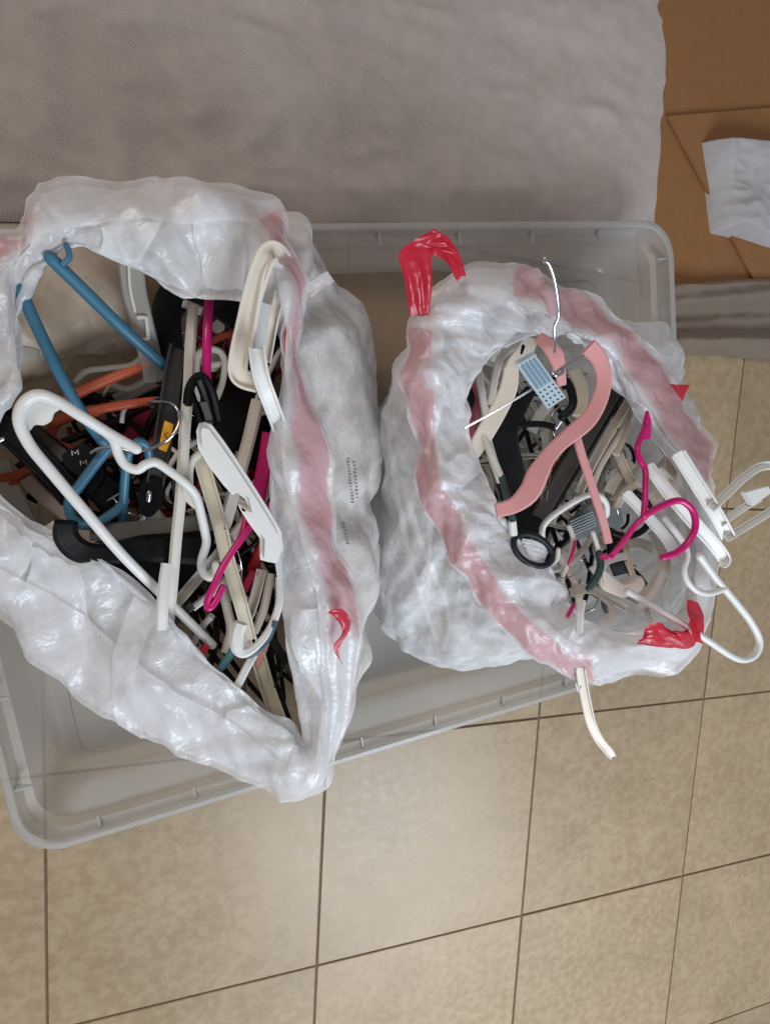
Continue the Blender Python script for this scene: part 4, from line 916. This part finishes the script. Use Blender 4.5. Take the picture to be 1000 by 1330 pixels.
# ------------------------------------------------------------------ hangers buried in the two heaps (copies)
def sweep_local(pts, r, flat=None, n=5, closed=False, up=(0, 1, 0)):
    path = cr([(p[0], 0, p[1]) for p in pts], n, closed)
    prof = prof_chan(flat[0], flat[1]) if flat else [(a*r*2, b*r*2) for a, b in prof_round(8)]
    if not flat: return sweep_exact(path, prof, np.array(up, float), np.ones(len(path)))
    return sweep_mesh(path, prof, up)
OUT = [(0,.085),(.06,.07),(.12,.045),(.17,.02),(.195,.005),(.198,-.008),(.185,-.016),(.1,-.018),(0,-.018),(-.1,-.018),(-.185,-.016),(-.198,-.008),(-.195,.005),(-.17,.02),(-.12,.045),(-.06,.07)]
HOOKP = [(0,.085),(0,.115),(.014,.128),(.024,.145),(.016,.165),(-.004,.170),(-.020,.160)]
def proto(kind, fm, hm):
    t = thing('clothes_hanger', 'x', 'hanger')
    if kind == 'tube':
        V, Fc = sweep_local(OUT+[OUT[0]], .0036); me_obj('frame', V, Fc, fm, t, True, 50)
        V, Fc = sweep_local(HOOKP, .003); me_obj('hook', V, Fc, hm, t, True, 50)
    else:
        V, Fc = sweep_local([(-.2,-.01),(-.17,.012),(-.1,.045),(-.04,.075),(0,.085),(.04,.075),(.1,.045),(.17,.012),(.2,-.01)], 0, (.006, .020), up=(0, 1, 0)); me_obj('shoulder', V, Fc, fm, t, True, 35)
        V, Fc = sweep_local([(-.175,.004),(0,-.012),(.175,.004)], 0, (.006, .008)); me_obj('bar', V, Fc, fm, t, True, 35)
        V, Fc = sweep_local(HOOKP, .0018); me_obj('hook', V, Fc, hm, t, True, 50)
    return t
KEY = [(-.2,-.01),(.2,-.01),(0,.085),(0,.17),(-.1,.045),(.1,.045),(0,-.018)]
def inpoly(p, poly):
    c = False; j = len(poly)-1
    for i in range(len(poly)):
        if (poly[i][1] > p[1]) != (poly[j][1] > p[1]) and p[0] < (poly[j][0]-poly[i][0])*(p[1]-poly[i][1])/(poly[j][1]-poly[i][1])+poly[i][0]: c = not c
        j = i
    return c
def hull_at(rings_, z):
    rs = sorted([(np.mean([p[2] for p in r]), np.array(r)) for r in rings_], key=lambda a: a[0])
    for (z0, a), (z1, b) in zip(rs, rs[1:]):
        if z0 <= z <= z1:
            t = (z-z0)/(z1-z0); H_ = a*(1-t)+b*t; c = H_.mean(0); return c+(H_-c)*.93
    return None
def fill(rings_, protos, n, seed, zmax, side):
    R = random.Random(seed); used = set(); placed = 0; tries = 0
    zs = np.linspace(.03, zmax, 24); hulls = [hull_at(rings_, z) for z in zs]
    lo = np.array(rings_[4]).min(0); hi = np.array(rings_[4]).max(0)
    while placed < n and tries < 60000:
        tries += 1
        k = R.randrange(len(protos)); pr, lab, grp = protos[k]
        rot = Matrix.Rotation(R.uniform(0, 6.28), 4, 'Z') @ Matrix.Rotation(math.radians(R.choice([R.uniform(-70, 70), R.uniform(60, 120), R.uniform(-120, -60)])), 4, 'X') @ Matrix.Rotation(R.uniform(-.9, .9), 4, 'Y')
        loc = Vector((R.uniform(lo[0], hi[0]), R.uniform(lo[1], hi[1]), R.uniform(.05, zmax)))
        M_ = Matrix.Translation(loc) @ rot @ Matrix.Scale(R.uniform(.82, 1.0), 4); ok = True
        for x, z in KEY:
            p = M_ @ Vector((x, 0, z))
            if not (.032 < p.z < zmax): ok = False; break
            i = min(int((p.z-.03)/(zmax-.03)*23), 23)
            if hulls[i] is None or not inpoly((p.x, p.y), hulls[i]): ok = False; break
        if not ok: continue
        if side == 'left' and any(proj(M_ @ Vector((x, 0, z)))[0] < 225 and proj(M_ @ Vector((x, 0, z)))[1] < 500 for x, z in KEY): continue
        src = pr; c = src.copy(); C.objects.link(c); c.matrix_world = M_
        c['label'] = lab % side; c['group'] = grp % side
        for ch in list(src.children):
            d = ch.copy(); C.objects.link(d); d.parent = c; d.matrix_parent_inverse = Matrix.Identity(4)
        placed += 1
    print('filled', side, placed, tries)
defs = [('tube', WHITE, WHITE, 'white tubular hanger buried deep in the heap of the %s bag', 'white tubular hangers deep in the %s bag'),
        ('flat', OFF, OFF, 'off white channelled hanger buried deep in the heap of the %s bag', 'off white channelled hangers deep in the %s bag'),
        ('flat', BLACK, CHROME, 'black hanger with a wire hook buried deep in the heap of the %s bag', 'black wire hook hangers deep in the %s bag'),
        ('tube', BLACK, BLACK, 'black tubular hanger buried deep in the heap of the %s bag', 'black tubular hangers deep in the %s bag'),
        ('tube', CRIM, CRIM, 'crimson tubular hanger buried deep in the heap of the %s bag', 'crimson tubular hangers deep in the %s bag'),
        ('flat', WARM, CHROME, 'warm white hanger with a wire hook buried deep in the heap of the %s bag', 'warm white wire hook hangers deep in the %s bag')]
bpy.context.view_layer.update()
protos = [(proto(k, a, b_), l, g_) for k, a, b_, l, g_ in defs]
bpy.context.view_layer.update()
fill(leftrings[:7], [protos[i] for i in (0,1,2,2,3,3,4,5)], 40, 5, .30, 'left')
fill(rightrings[:7], [protos[i] for i in (0,1,1,2,3,5,5,0)], 32, 11, .28, 'right')
for pr, _, _ in protos:
    for ch in list(pr.children): bpy.data.objects.remove(ch)
    bpy.data.objects.remove(pr)
